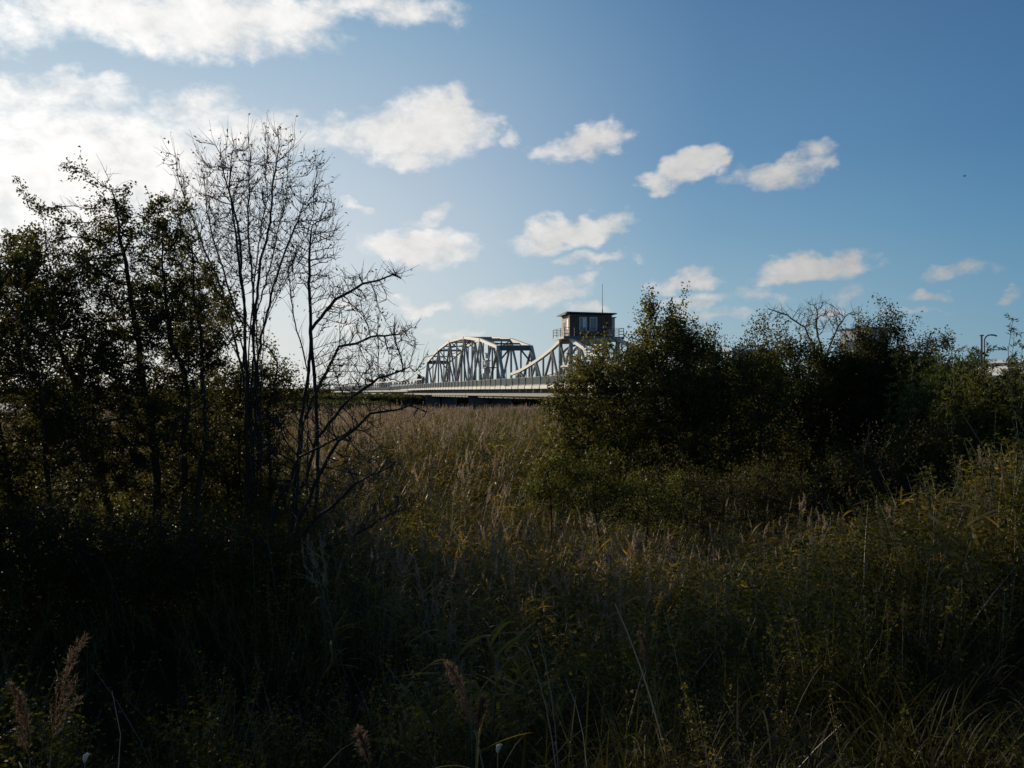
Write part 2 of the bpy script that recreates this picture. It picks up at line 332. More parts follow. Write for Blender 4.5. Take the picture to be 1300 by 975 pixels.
def fixed_bridge():
    root = empty('road_bridge', BP(4, 150, -3.5)); off0 = root.location.copy()
    tag(root, 'long low girder bridge with grey panelled railing running under the steel trusses', 'bridge')
    inv = -off0
    def B(off, d, z): return BP(off, d, z) + inv
    step = 4.0
    ds = [78 + step * i for i in range(110)]
    for j in range(0, len(ds) - 4, 4):
        a, b = ds[j], ds[j + 4]; s = MB()
        s.beam(B(4.6, a, zk(a) - .12), B(4.6, b, zk(b) - .12), 8.6, .22); part('deck_slab', s, 'asphalt', root)
    rail = MB()
    for a, b in zip(ds[:-1], ds[1:]):
        rail.beam(B(.02, a, zk(a) + 1.19), B(.02, b, zk(b) + 1.19), .09, .07)
        rail.beam(B(.02, a, zk(a) + .10), B(.02, b, zk(b) + .10), .06, .05)
    rail = part('railing', rail, 'steel_dark', root)
    for a, b in zip(ds[:-1], ds[1:]):
        z = (zk(a) + zk(b)) / 2
        s = MB(); s.beam(B(-.04, a + .22, zk(a) - .21), B(-.04, b - .22, zk(b) - .21), .2, .42); part('edge_beam', s, 'kerb', root)
        s = MB(); s.beam(B(-.05, a, zk(a) + .0), B(-.05, a, zk(a) + 1.24), .14, .22, up=(0, 1, 0)); part('railing_post', s, 'steel_pale', rail)
        if a < 420:
            s = MB()
            s.beam(B(.02, a + .12, zk(a) + .65), B(.02, b - .12, zk(b) + .65), .03, .96)
            part('railing_panel', s, 'rail_mesh', rail)
        s = MB(); s.beam(B(.14, a, zk(a) - .42), B(.14, a, -.02), .22, .3 if (int(a) // 4) % 2 else .6, up=(0, 1, 0)); s.beam(B(.14, a, zk(a) - .5), B(2.2, a, zk(a) - .5), .2, .16); part('bracket', s, 'steel', root)
    for j in range(0, len(ds) - 8, 8):
        a, b = ds[j], ds[j + 8]
        s = MB(); s.hbeam(B(.14, a + .1, -.24), B(.14, b - .1, -.24), .26, .44); part('lower_beam', s, 'steel_dark', root)
        s = MB(); s.hbeam(B(2.4, a, -.1), B(2.4, b, -.1), .4, 1.5); part('main_girder', s, 'steel_dark', root)
        s = MB(); s.hbeam(B(8.2, a, -.1), B(8.2, b, -.1), .4, 1.5); part('main_girder', s, 'steel_dark', root)
        if a > 84 and (j // 8) % 2 == 1:
            s = MB(); s.beam(B(.5, a, -.72), B(8.8, a, -.72), 1.6, .5); s.beam(B(2.6, a, -.9), B(2.6, a, -5.2), 4.0, 1.0, up=(0, 1, 0)); s.beam(B(6.9, a, -.9), B(6.9, a, -5.2), 4.0, 1.0, up=(0, 1, 0))
            part('pier', s, 'dark_concrete', root)
fixed_bridge()

def through_truss():
    root = empty('arched_truss_span', BP(5.4, 200, 1)); inv = -root.location
    tag(root, 'far arched steel truss span with a polygonal pale top chord', 'truss bridge')
    def B(off, d, z): return BP(off, d, z) + inv
    top = [(247.0, 8.7), (227.0, 11.0), (209, 12.15), (189.5, 11.85), (172.0, 10.35), (156.3, 8.1)]
    bots = [252.0] + [(top[i][0] + top[i + 1][0]) / 2 for i in range(5)] + [150.4]
    zb = 1.15
    for off in (2.5, 8.3):
        pl = 'steel'
        for (a, za), (b, zb_) in zip(top[:-1], top[1:]):
            s = MB(); s.beam(B(off, a, za), B(off, b, zb_), .5, .55); part('top_chord', s, 'steel_pale', root)
        s = MB(); s.beam(B(off, 252, zb), B(off, 150.4, zb), .45, .5); part('bottom_chord', s, pl, root)
        for d0, (d1, z1) in ((252.0, top[0]), (150.4, top[-1])):
            s = MB(); s.hbeam(B(off, d0, zb), B(off, d1, z1), .42, .5, up=N); part('end_post', s, pl, root)
        for i, (d, z) in enumerate(top):
            s = MB(); s.hbeam(B(off, d, zb), B(off, d, z - .2), .28, .34, up=N); part('vertical_post', s, pl, root)
            l = bots[i + 1] if i < 5 else bots[6]; k = bots[i]
            for q in (l, k):
                if (i == 0 and q == bots[0]) or (i == 5 and q == bots[6]): continue
                s = MB(); s.hbeam(B(off, d, z - .2), B(off, q, zb), .32, .36, up=N); part('diagonal', s, pl, root)
        for i in range(5):
            d = bots[i + 1]; z = (top[i][1] + top[i + 1][1]) / 2
            s = MB(); s.hbeam(B(off, d, zb), B(off, d, z), .24, .28, up=N); part('vertical_post', s, pl, root)
            # thin sub-hangers and short struts between the main nodes
            for (e, ze) in (top[i], top[i + 1]):
                m_ = (d + e) / 2; s = MB(); s.beam(B(off, m_, zb), B(off, m_, (zb + ze) / 2), .10, .14, up=N); part('hanger', s, 'steel_dark', root)
        for i, d in enumerate(bots):
            s = MB(); s.box((0, 0, 0), (.06, .9, .7), Matrix.Translation(B(off - .26, d, zb + .1)) @ Matrix.Rotation(TH, 4, 'Z')); part('gusset_plate', s, pl, root)
        for (d, z) in top:
            s = MB(); s.box((0, 0, 0), (.06, 1.0, .8), Matrix.Translation(B(off - .29, d, z - .15)) @ Matrix.Rotation(TH, 4, 'Z')); part('gusset_plate', s, pl, root)
    # overhead bracing
    for i, (d, z) in enumerate(top):
        deep = .95 if i in (0, 5) else .5
        s = MB(); s.hbeam(B(2.75, d, z - (.15 if i in (0, 5) else .1)), B(8.05, d, z - (.15 if i in (0, 5) else .1)), .3, deep)
        part('portal_beam' if i in (0, 5) else 'cross_beam', s, 'steel_dark' if i in (0, 5) else 'steel', root)
        if i in (0, 5):
            for o0, o1 in ((2.75, 4.3), (8.05, 6.5)):
                s = MB(); s.beam(B(o0, d, z - 2.5), B(o1, d, z - .55), .22, .30); part('knee_brace', s, 'steel_red', root, 'rust red corner brace')
        if i in (2, 3):
            for o0, o1 in ((2.75, 4.0), (8.05, 6.8)):
                s = MB(); s.beam(B(o0, d, z - 1.7), B(o1, d, z - .3), .16, .2); part('knee_brace', s, 'steel_red', root, 'rust red corner brace')
    for (a, za), (b, zb_) in zip(top[:-1], top[1:]):
        for (p0, q0, p1, q1, o0, o1) in ((a, za, b, zb_, 2.75, 8.05), (a, za, b, zb_, 8.05, 2.75)):
            n = 4
            s = MB(); s.beam(B(o0, p0, q0 - .2), B(o1, p1, q1 - .2), .16, .18); part('wind_brace', s, 'steel_dark', root)
        m_ = (a + b) / 2; zm = (za + zb_) / 2
        s = MB(); s.beam(B(2.75, m_, zm - .1), B(8.05, m_, zm - .1), .2, .3); part('cross_beam', s, 'steel_dark', root)
    for d in bots:
        s = MB(); s.beam(B(2.75, d, zb - .05), B(8.05, d, zb - .05), .3, .45); part('floor_beam', s, 'steel_dark', root)
through_truss()

def swing_truss():
    root = empty('swing_truss_span', BP(5.4, 115, 1)); inv = -root.location
    tag(root, 'near swing span with curved chords rising to a central tower', 'truss bridge')
    def B(off, d, z): return BP(off, d, z) + inv
    left = [(117.6, 6.85), (121.5, 6.02), (126.2, 5.22), (130.0, 4.66), (134.2, 4.12), (139.8, 3.5), (145.8, 3.1)]
    right = [(113.0, 6.85), (109.2, 5.9), (104.6, 4.7), (100.4, 3.7), (95.5, 3.1), (89.5, 2.75), (84.0, 2.6)]
    zb = 1.15
    for off in (2.5, 8.3):
        for arm in (left, right):
            for (a, za), (b, zb_) in zip(arm[:-1], arm[1:]):
                s = MB(); s.beam(B(off, a, za), B(off, b, zb_), .42, .42); part('top_chord', s, 'steel_pale', root)
            for i, (d, z) in enumerate(arm):
                big = .42 if i == 0 else .24
                s = MB(); s.hbeam(B(off, d, zb + .22), B(off, d, z - .2), big, big, up=N); part('tower_leg' if i == 0 else 'vertical_post', s, 'steel', root)
            for i in range(len(arm) - 1):
                (a, za), (b, zb_) = arm[i], arm[i + 1]; m_ = (a + b) / 2
                if i % 2 == 0: s = MB(); s.hbeam(B(off, b, zb_ - .2), B(off, a * .82 + b * .18, zb + .2), .26, .28, up=N)
                else: s = MB(); s.hbeam(B(off, a, za - .2), B(off, b, zb + .2), .26, .28, up=N)
                part('diagonal', s, 'steel', root)
        s = MB(); s.beam(B(off, 145.8, zb), B(off, 84, zb), .42, .46); part('bottom_chord', s, 'steel', root)
        # tower V-bracing and curved brackets below the platform
        for p, q in (((117.6, 6.6), (115.3, 3.6)), ((113.0, 6.6), (115.3, 3.6)), ((117.6, 1.3), (115.3, 3.4)), ((113.0, 1.3), (115.3, 3.4))):
            s = MB(); s.hbeam(B(off, *p), B(off, *q), .22, .24, up=N); part('tower_brace', s, 'steel', root)
        s = MB(); s.beam(B(off, 117.4, 3.5), B(off, 113.2, 3.5), .22, .24); part('tower_strut', s, 'steel', root)
        for d0, sg in ((117.6, 1), (113.0, -1)):
            s = MB(); pr = None
            for k in range(6):
                t = k / 5 * PI / 2; p = B(off, d0 + sg * (1.1 - 1.1 * math.cos(t)) * 1.0, 5.7 + 1.05 * math.sin(t))
                if pr is not None: s.beam(pr, p, .3, .16)
                pr = p
            part('curved_bracket', s, 'steel', root)
    for d in (113.0, 117.6):
        s = MB(); s.hbeam(B(2.6, d, 6.75), B(8.2, d, 6.75), .3, .5); part('cross_head', s, 'steel', root)
        # arched portal between the two planes
        s = MB(); pr = None
        for k in range(22):
            t = PI * k / 12; p = B(5.4 - 2.6 * math.cos(t), d, 5.0 + 1.45 * math.sin(t))
            if pr is not None: s.beam(pr, p, .3, .28)
            pr = p
        part('portal_arch', s, 'steel', root)
    for d, z in left[1:] + right[1:]:
        s = MB(); s.beam(B(2.7, d, zb - .05), B(8.1, d, zb - .05), .25, .4); part('floor_beam', s, 'steel_dark', root)
    s = MB(); s.cyl(B(5.4, 115.3, -.9), B(5.4, 115.3, -5.2), 3.4, 3.6, 24); part('turning_pier', s, 'concrete', root)
swing_truss()

def control_cabin():
    root = empty('control_cabin', BP(5.4, 115, 6.95)); base = root.location.copy()
    tag(root, 'dark timber bridge keeper cabin with railed platform on top of the swing span tower', 'cabin')
    Mx = Matrix.Rotation(TH, 4, 'Z')    # local x across the bridge, local y along it
    def L(x, y, z): return Mx @ Vector((x, y, z))
    def bx(name, c, d, m, par=root, label=None):
        s = MB(); s.box(c, d, Mx); return part(name, s, m, par, label)
    x0, x1, y0, y1, H = -2.9, 2.75, -1.0, 2.75, 2.95
    bx('platform', (0, .55, .12), (8.0, 5.4, .14), 'steel'); bx('platform_fascia', (0, -2.17, .1), (8.0, .06, .34), 'steel_dark'); bx('platform_fascia', (-4.03, .55, .1), (.06, 5.4, .3), 'steel')
    bx('wall', ((x0 + x1) / 2, y0 + .05, .19 + H / 2), (x1 - x0, .1, H), 'wood')
    bx('wall', ((x0 + x1) / 2, y1 - .05, .19 + H / 2), (x1 - x0, .1, H), 'wood')
    lw = bx('wall', (x0 + .05, (y0 + y1) / 2, .19 + H / 2), (.1, y1 - y0 - .2, H), 'wood_pale', label='pale boarded side wall')
    bx('wall', (x1 - .05, (y0 + y1) / 2, .19 + H / 2), (.1, y1 - y0 - .2, H), 'wood_pale')
    # vertical boards, proud of the walls
    n = 19
    for i in range(n):
        x = x0 + (i + .5) * (x1 - x0) / n; bx('board', (x, y0 - .015, .19 + H / 2), ((x1 - x0) / n - .03, .028, H), 'wood')
    for i in range(12):
        y = y0 + (i + .5) * (y1 - y0) / 12; bx('board', (x0 - .015, y, .19 + H / 2), (.028, (y1 - y0) / 12 - .03, H), 'wood_pale')
    rf = MB(); z = .19 + H
    V = [L(x, y, zz) for x, y, zz in ((x0 - .55, y0 - .35, z + .16), (x1 + .55, y0 - .35, z + .10), (x1 + .55, y1 + .4, z + .02), (x0 - .55, y1 + .4, z + .02))]
    rf.add([*V, *[v + Vector((0, 0, .14)) for v in V]], [(0, 3, 2, 1), (4, 5, 6, 7), (0, 1, 5, 4), (1, 2, 6, 5), (2, 3, 7, 6), (3, 0, 4, 7)]); part('roof', rf, 'roof', root)
    for cx in (-1.15, .22):
        fr = MB()
        for c, d in (((cx, y0 - .05, 1.05), (1.0, .08, .08)), ((cx, y0 - .05, 2.75), (1.0, .08, .08)), ((cx - .46, y0 - .05, 1.9), (.08, .08, 1.62)), ((cx + .46, y0 - .05, 1.9), (.08, .08, 1.62))): fr.box(c, d, Mx)
        fr = part('window', fr, 'white', root); bx('pane', (cx, y0 - .04, 1.9), (.84, .02, 1.6), 'glass', fr)
    bl = bx('blind', (-1.0, y0 - .055, 2.0), (.42, .012, 1.3), 'white'); bl['label'] = 'half drawn white blind'
    dr = bx('door', (x0 - .04, 1.55, 1.35), (.05, .95, 2.1), 'dark'); bx('pane', (x0 - .07, 1.55, 1.8), (.02, .7, .9), 'glass', dr)
    bx('window', (x0 - .04, -.1, 1.9), (.05, .5, 1.3), 'white')
    bx('gutter', (x0 - .6, (y0 + y1) / 2, z + .02), (.1, y1 - y0 + .6, .1), 'steel_dark')
    s = MB(); s.cyl(L(x0 - .07, y0 - .05, .2), L(x0 - .07, y0 - .05, z), .05); part('downpipe', s, 'steel', root)
    bx('annex', (x1 + .5, 1.2, 1.6), (.8, 1.6, 2.6), 'panel'); bx('annex_roof', (x1 + .55, 1.2, 2.95), (1.05, 1.9, .1), 'roof')
    # platform railing
    rl = MB(); X0_, X1_, Y0_, Y1_ = -3.95, 3.95, -2.1, 3.2
    for zz in (.62, 1.0, 1.35):
        for a, b in (((X0_, Y0_), (X1_, Y0_)), ((X0_, Y0_), (X0_, Y1_)), ((X1_, Y0_), (X1_, Y1_)), ((X0_, Y1_), (X1_, Y1_))): rl.beam(L(*a, zz), L(*b, zz), .05, .05)
    rl = part('railing', rl, 'steel_dark', root)
    pts = [(X0_ + (X1_ - X0_) * i / 6, Y0_) for i in range(7)] + [(X0_ + (X1_ - X0_) * i / 6, Y1_) for i in range(7)] + [(X0_, Y0_ + (Y1_ - Y0_) * i / 3) for i in (1, 2)] + [(X1_, Y0_ + (Y1_ - Y0_) * i / 3) for i in (1, 2)]
    for (x, y) in pts: s = MB(); s.box((x, y, .77), (.08, .08, 1.2), Mx); part('railing_post', s, 'steel_dark', rl)
    for (x, m) in ((1.9, 'dark'), (2.3, 'steel')): bx('equipment_box', (x, y0 - .3, .75), (.35, .4, 1.0), m)
    a = MB(); a.cyl(L(2.0, .6, z), L(2.0, .6, z + .9), .09, .07); a.cyl(L(2.0, .6, z + .9), L(2.0, .6, z + 4.05), .045, .03); a.cyl(L(2.0, .6, z + 4.05), L(2.0, .6, z + 4.15), .06, .05)
    part('antenna_mast', a, 'steel', root)
control_cabin()

def signal_stand():
    root = empty('navigation_signal', BP(2.0, 158, 4.5)); Mx = Matrix.Rotation(TH, 4, 'Z')
    tag(root, 'white signal box on a small railed bracket at the near end of the arched truss', 'signal')
    def bx(name, c, d, m): s = MB(); s.box(c, d, Mx); part(name, s, m, root)
    bx('platform', (-.6, 0, 0), (2.0, 3.6, .12), 'steel_dark')
    bx('signal_box', (-.9, 1.0, .9), (.9, .9, .7), 'white'); bx('signal_box', (-.9, 1.0, 2.1), (.7, .7, .8), 'white'); bx('signal_hood', (-.9, 1.0, 2.62), (1.0, 1.1, .08), 'steel'); bx('signal_hood', (-.9, 1.0, 1.34), (1.3, 1.5, .1), 'steel')
    bx('signal_box', (-.9, 1.2, -.55), (1.2, 1.2, .8), 'white')
    for y in (-1.7, -.8, .1): bx('railing_post', (-1.5, y, .7), (.07, .07, 1.3), 'steel')
    bx('railing_rail', (-1.5, -.8, 1.3), (.06, 1.9, .06), 'steel'); bx('railing_rail', (-1.5, -.8, .7), (.06, 1.9, .06), 'steel')
    bx('mast', (.1, 1.0, 0), (.18, .18, 7.2), 'steel_dark')
signal_stand()

def panel_bridge():
    a = Vector(P(536, 484, 262)); b = Vector(P(424, 489.2, 470)); a.z = b.z = 0
    root = empty('far_panel_bridge', (a.x, a.y, .4)); tag(root, 'distant low bridge with white topped lattice side panels left of the arched truss', 'bridge')
    inv = -root.location; n = 44; d = (b - a) / n
    for i in range(n):
        p = a + d * i; q = a + d * (i + 1)
        v = lambda w_, z: Vector((w_.x, w_.y, z)) + inv
        s = MB(); s.beam(v(p, 5.0), v(p, 7.95), .28, .28); part('panel_post', s, 'steel', root)
        s = MB(); s.beam(v(p, 8.05), v(q, 8.05), .35, .36); part('top_rail', s, 'kerb', root)
        s = MB(); s.beam(v(p, 5.2), v(q, 7.8), .16, .16); s.beam(v(q, 5.2), v(p, 7.8), .16, .16); part('lattice_panel', s, 'steel_dark', root)
        if i % 4 == 0:
            s = MB(); s.beam(v(p, 4.7), v(a + d * min(n, i + 4), 4.7), 3.0, .6); part('deck', s, 'concrete', root)
            s = MB(); s.beam(v(p, 0), v(p, 4.4), 1.0, 1.0); part('pier', s, 'concrete', root)
panel_bridge()

# ------------------------------------------------------------------ things behind the bushes on the right
def building():
    d = 92; a = P(1068, 420, d); b = P(1106, 420, d); zt = EYE + (HZ - 417.5) / F * d
    root = empty('flat_roofed_building', (b[0], b[1], 4.7)); tag(root, 'pale flat roofed block with a thin mast rising behind the thicket', 'building')
    H = zt - 4.7; Mx = Matrix.Rotation(R(-60), 4, 'Z')
    W, D = 3.8, 2.4
    def bx(name, c, dd, m, par=root): s = MB(); s.box(c, dd, Mx); return part(name, s, m, par)
    bx('wall', (-W / 2, -.1, H / 2), (W, .2, H), 'panel'); bx('wall', (.1, D / 2, H / 2), (.2, D, H), 'panel'); bx('wall', (-W + .1, D / 2 + .1, H / 2), (.2, D - .2, H), 'panel'); bx('wall', (-W / 2, D + .1, H / 2), (W, .2, H), 'panel')
    for k in range(4): bx('cladding_panel', (-W + .45 + k * .82, -.225, H / 2), (.76, .05, H - .1), 'panel')
    for k in range(2): bx('cladding_panel', (.225, .6 + k * 1.2, H / 2), (.05, 1.14, H - .1), 'panel')
    bx('roof', (-W / 2, D / 2, H + .08), (W + .5, D + .5, .2), 'roof')
    fr = bx('window', (-W + 1.4, -.28, H - 1.6), (1.5, .08, 1.3), 'white'); bx('pane', (-W + 1.4, -.33, H - 1.6), (1.3, .03, 1.1), 'glass', fr)
    s = MB(); s.cyl(Mx @ Vector((-2.3, 1, H)), Mx @ Vector((-2.3, 1, H + 2.6)), .045); s.beam(Mx @ Vector((-2.6, 1, H + 1.9)), Mx @ Vector((-2.0, 1, H + 1.9)), .04, .04); part('mast', s, 'steel', root)
building()
def lamp(px, py, d, arm=True):
    top = P(px, py, d); z0 = float(gz(top[0], top[1])); h = top[2] - z0
    if arm:
        root = empty('street_lamp', (top[0], top[1], z0)); tag(root, 'tall grey street lamp with a short curved arm above the right thicket', 'street lamp')
        s = MB(); s.cyl((0, 0, 0), (0, 0, h - .5), .07, .05); part('pole', s, 'steel_dark', root)
        s = MB(); pr = None
        for k in range(7):
            t = k / 6 * PI / 2; p = Vector((.5 * (1 - math.cos(t)), 0, h - .5 + .5 * math.sin(t)))
            if pr is not None: s.cyl(pr, p, .055)
            pr = p
        part('arm', s, 'steel_dark', root)
        s = MB(); s.beam((.4, 0, h + .0), (.8, 0, h - .03), .2, .10); s.beam((.78, 0, h - .03), (.98, 0, h - .1), .16, .08); part('lamp_head', s, 'dark', root)
    else:
        root = empty('slim_post', (top[0], top[1], z0)); tag(root, 'plain dark post standing just left of the street lamp', 'post')
        s = MB(); s.cyl((0, 0, 0), (0, 0, h), .07, .065, 10); part('pole', s, 'dark', root); s = MB(); s.cyl((0, 0, h), (0, 0, h + .08), .15, .15, 10); part('cap', s, 'steel_dark', root)
lamp(1250, 425, 70); lamp(1246.5, 426.5, 64, False)
def low_building(pxa, pxb, py, d, h, label, m='panel'):
    a = P(pxa, py, d); b = P(pxb, py, d); W = (b[0] - a[0]) * 2.0; zt = a[2]; root = empty('low_building', ((a[0] + b[0]) / 2, d + 3, zt - h)); tag(root, label, 'building'); root.rotation_euler.z = R(-66)
    s = MB(); s.box((0, 0, h / 2), (W, 6, h)); part('wall', s, m, root)
    s = MB(); s.box((0, 0, h + .12), (W + .6, 6.6, .24)); part('roof', s, 'white', root)
    n = max(3, int(W / 2.4))
    for i in range(n):
        x = -W / 2 + (i + .5) * W / n
        s = MB(); s.box((x, -3.03, h * .55), (W / n * .6, .06, h * .35)); f = part('window', s, 'white', root)
        s = MB(); s.box((x, -3.07, h * .55), (W / n * .52, .03, h * .29)); part('pane', s, 'glass', f)
low_building(1240, 1350, 461, 80, 3.6, 'long low pale building at the right edge behind the willow shoots', 'white')
low_building(896, 958, 447.5, 98, 4.0, 'small low pale building glimpsed between two bushes', 'white')

# ------------------------------------------------------------------ plants: skeletons, tubes, leaves
def norm(a): return a / np.maximum(np.linalg.norm(a, axis=-1, keepdims=True), 1e-9)
def colonize(rng, chains, att, step, kill, infl, maxit=120, trop=(0, 0, .15), jit=.25):
    nodes, par = [], []
    for ch in chains:                      # each chain: (points, parent node index or None)
        pts, pi = ch; prev = pi if pi is not None else -1
        for k in range(len(pts)):
            p = np.array(pts[k], float)
            if prev >= 0:
                q = nodes[prev]; L = np.linalg.norm(p - q); n = max(1, int(round(L / step)))
                bend = rng.normal(0, 1, 3) * L * .03
                for j in range(1, n + 1):
                    t = j / n; nodes.append(q + (p - q) * t + bend * math.sin(PI * t) + rng.normal(0, 1, 3) * step * .05 * (j < n)); par.append(prev); prev = len(nodes) - 1
            else: nodes.append(p); par.append(-1); prev = len(nodes) - 1
    cap = len(nodes) + 12000
    NA = np.zeros((cap, 3)); n = len(nodes); NA[:n] = nodes; PR = np.full(cap, -1, int); PR[:n] = par
    D = np.full(len(att), 1e9); I = np.zeros(len(att), int)
    def upd(i0, i1):
        nonlocal D, I
        for s in range(i0, i1, 400):
            e = min(i1, s + 400); dd = np.linalg.norm(att[:, None] - NA[None, s:e], axis=2); j = dd.argmin(1); m = dd[np.arange(len(att)), j]
            b = m < D; D = np.where(b, m, D); I = np.where(b, j + s, I)
    upd(0, n)
    tr = np.array(trop)
    for it in range(maxit):
        k = D > kill; att = att[k]; D = D[k]; I = I[k]
        a = D < infl
        if not a.any() or n > cap - 800: break
        v = norm(att[a] - NA[I[a]]); acc_ = np.zeros((n, 3)); np.add.at(acc_, I[a], v); u = np.unique(I[a])
        dirn = norm(norm(acc_[u]) + tr + rng.normal(0, jit, (len(u), 3)))
        new = NA[u] + dirn * step
        dmin = np.array([1.0]) if False else None
        m = min(len(u), cap - n); NA[n:n + m] = new[:m]; PR[n:n + m] = u[:m]; upd(n, n + m); n += m
    return NA[:n], PR[:n]
def radii(NA, PR, tip, ex=2.3):
    n = len(NA); acc_ = np.zeros(n); r = np.zeros(n)
    for i in range(n - 1, -1, -1):
        r[i] = tip if acc_[i] == 0 else acc_[i] ** (1 / ex)
        if PR[i] >= 0: acc_[PR[i]] += r[i] ** ex
    return r
def chains_of(NA, PR, r):
    n = len(NA); best = np.full(n, -1)
    order = np.argsort(-r[:n])
    ch = [[] for _ in range(n)]
    for i in range(n):
        if PR[i] >= 0: ch[PR[i]].append(i)
    out = []
    stack = [(i, -1) for i in range(n) if PR[i] < 0]
    while stack:
        i, p = stack.pop(); c = [p, i] if p >= 0 else [i]
        while ch[i]:
            cs = sorted(ch[i], key=lambda k: -r[k])
            for k in cs[1:]: stack.append((k, i))
            i = cs[0]; c.append(i)
        if len(c) > 1: out.append(c)
    return out
def tubes(chs):
    """chs: list of (points, radii, sides) -> V, F(quads)"""
    Vs, Fs, n0 = [], [], 0
    for pts, rr, sd in chs:
        pts = np.asarray(pts); rr = np.asarray(rr); k = len(pts)
        t = np.gradient(pts, axis=0); t = norm(t); ref = np.array([.3, .2, .93]) if abs(t[0] @ np.array([.3, .2, .93])) < .95 else np.array([1., 0, 0])
        a = norm(np.cross(t, ref)); b = np.cross(t, a)
        an = np.arange(sd) * 2 * PI / sd
        V = pts[:, None] + (a[:, None] * np.cos(an)[None, :, None] + b[:, None] * np.sin(an)[None, :, None]) * rr[:, None, None]
        Vs.append(V.reshape(-1, 3)); i = np.arange(k - 1)[:, None] * sd + np.arange(sd)[None]; j = np.arange(k - 1)[:, None] * sd + (np.arange(sd)[None] + 1) % sd
        Fs.append((np.stack([i, j, j + sd, i + sd], -1) + n0).reshape(-1, 4)); n0 += k * sd
    return np.concatenate(Vs), np.concatenate(Fs)
def leafs(rng, P0, D0, L, W, fold=.25):
    """diamond leaves: base point, direction, length array, width ratio"""
    n = len(P0); D0 = norm(D0); up = norm(rng.normal(0, 1, (n, 3)) + np.array([0, 0, .8])); side = norm(np.cross(D0, up)); nr = np.cross(side, D0)
    L = L[:, None]; w_ = L * W
    mid = P0 + D0 * L * .45
    V = np.stack([P0, mid + side * w_ * .5 + nr * w_ * fold, P0 + D0 * L - nr * L * .12, mid - side * w_ * .5 + nr * w_ * fold], 1).reshape(-1, 3)
    i = np.arange(n)[:, None] * 4; return V, np.concatenate([i, i + 1, i + 2, i + 3], 1)
def ell(rng, items, d, n):
    """attractors inside ellipsoids given in the picture plane at depth d: (px, py, hw, hh[, depth offset, depth half])"""
    vol = np.array([it[2] * it[3] for it in items], float); vol /= vol.sum(); out_ = []
    for it, v in zip(items, vol):
        m = max(3, int(n * v)); p = rng.normal(0, 1, (m, 3)); p = norm(p) * rng.uniform(0, 1, (m, 1)) ** (1 / 2.4)
        px = it[0] + p[:, 0] * it[2]; py = it[1] - p[:, 2] * it[3]; o_ = it[4] if len(it) > 4 else 0; hd = it[5] if len(it) > 5 else it[2] / F * d * .8
        dd = d + o_ + p[:, 1] * hd
        out_.append(np.stack([(px - 650) / F * d, dd, EYE + (HZ - py) / F * d], -1))
    return np.concatenate(out_)
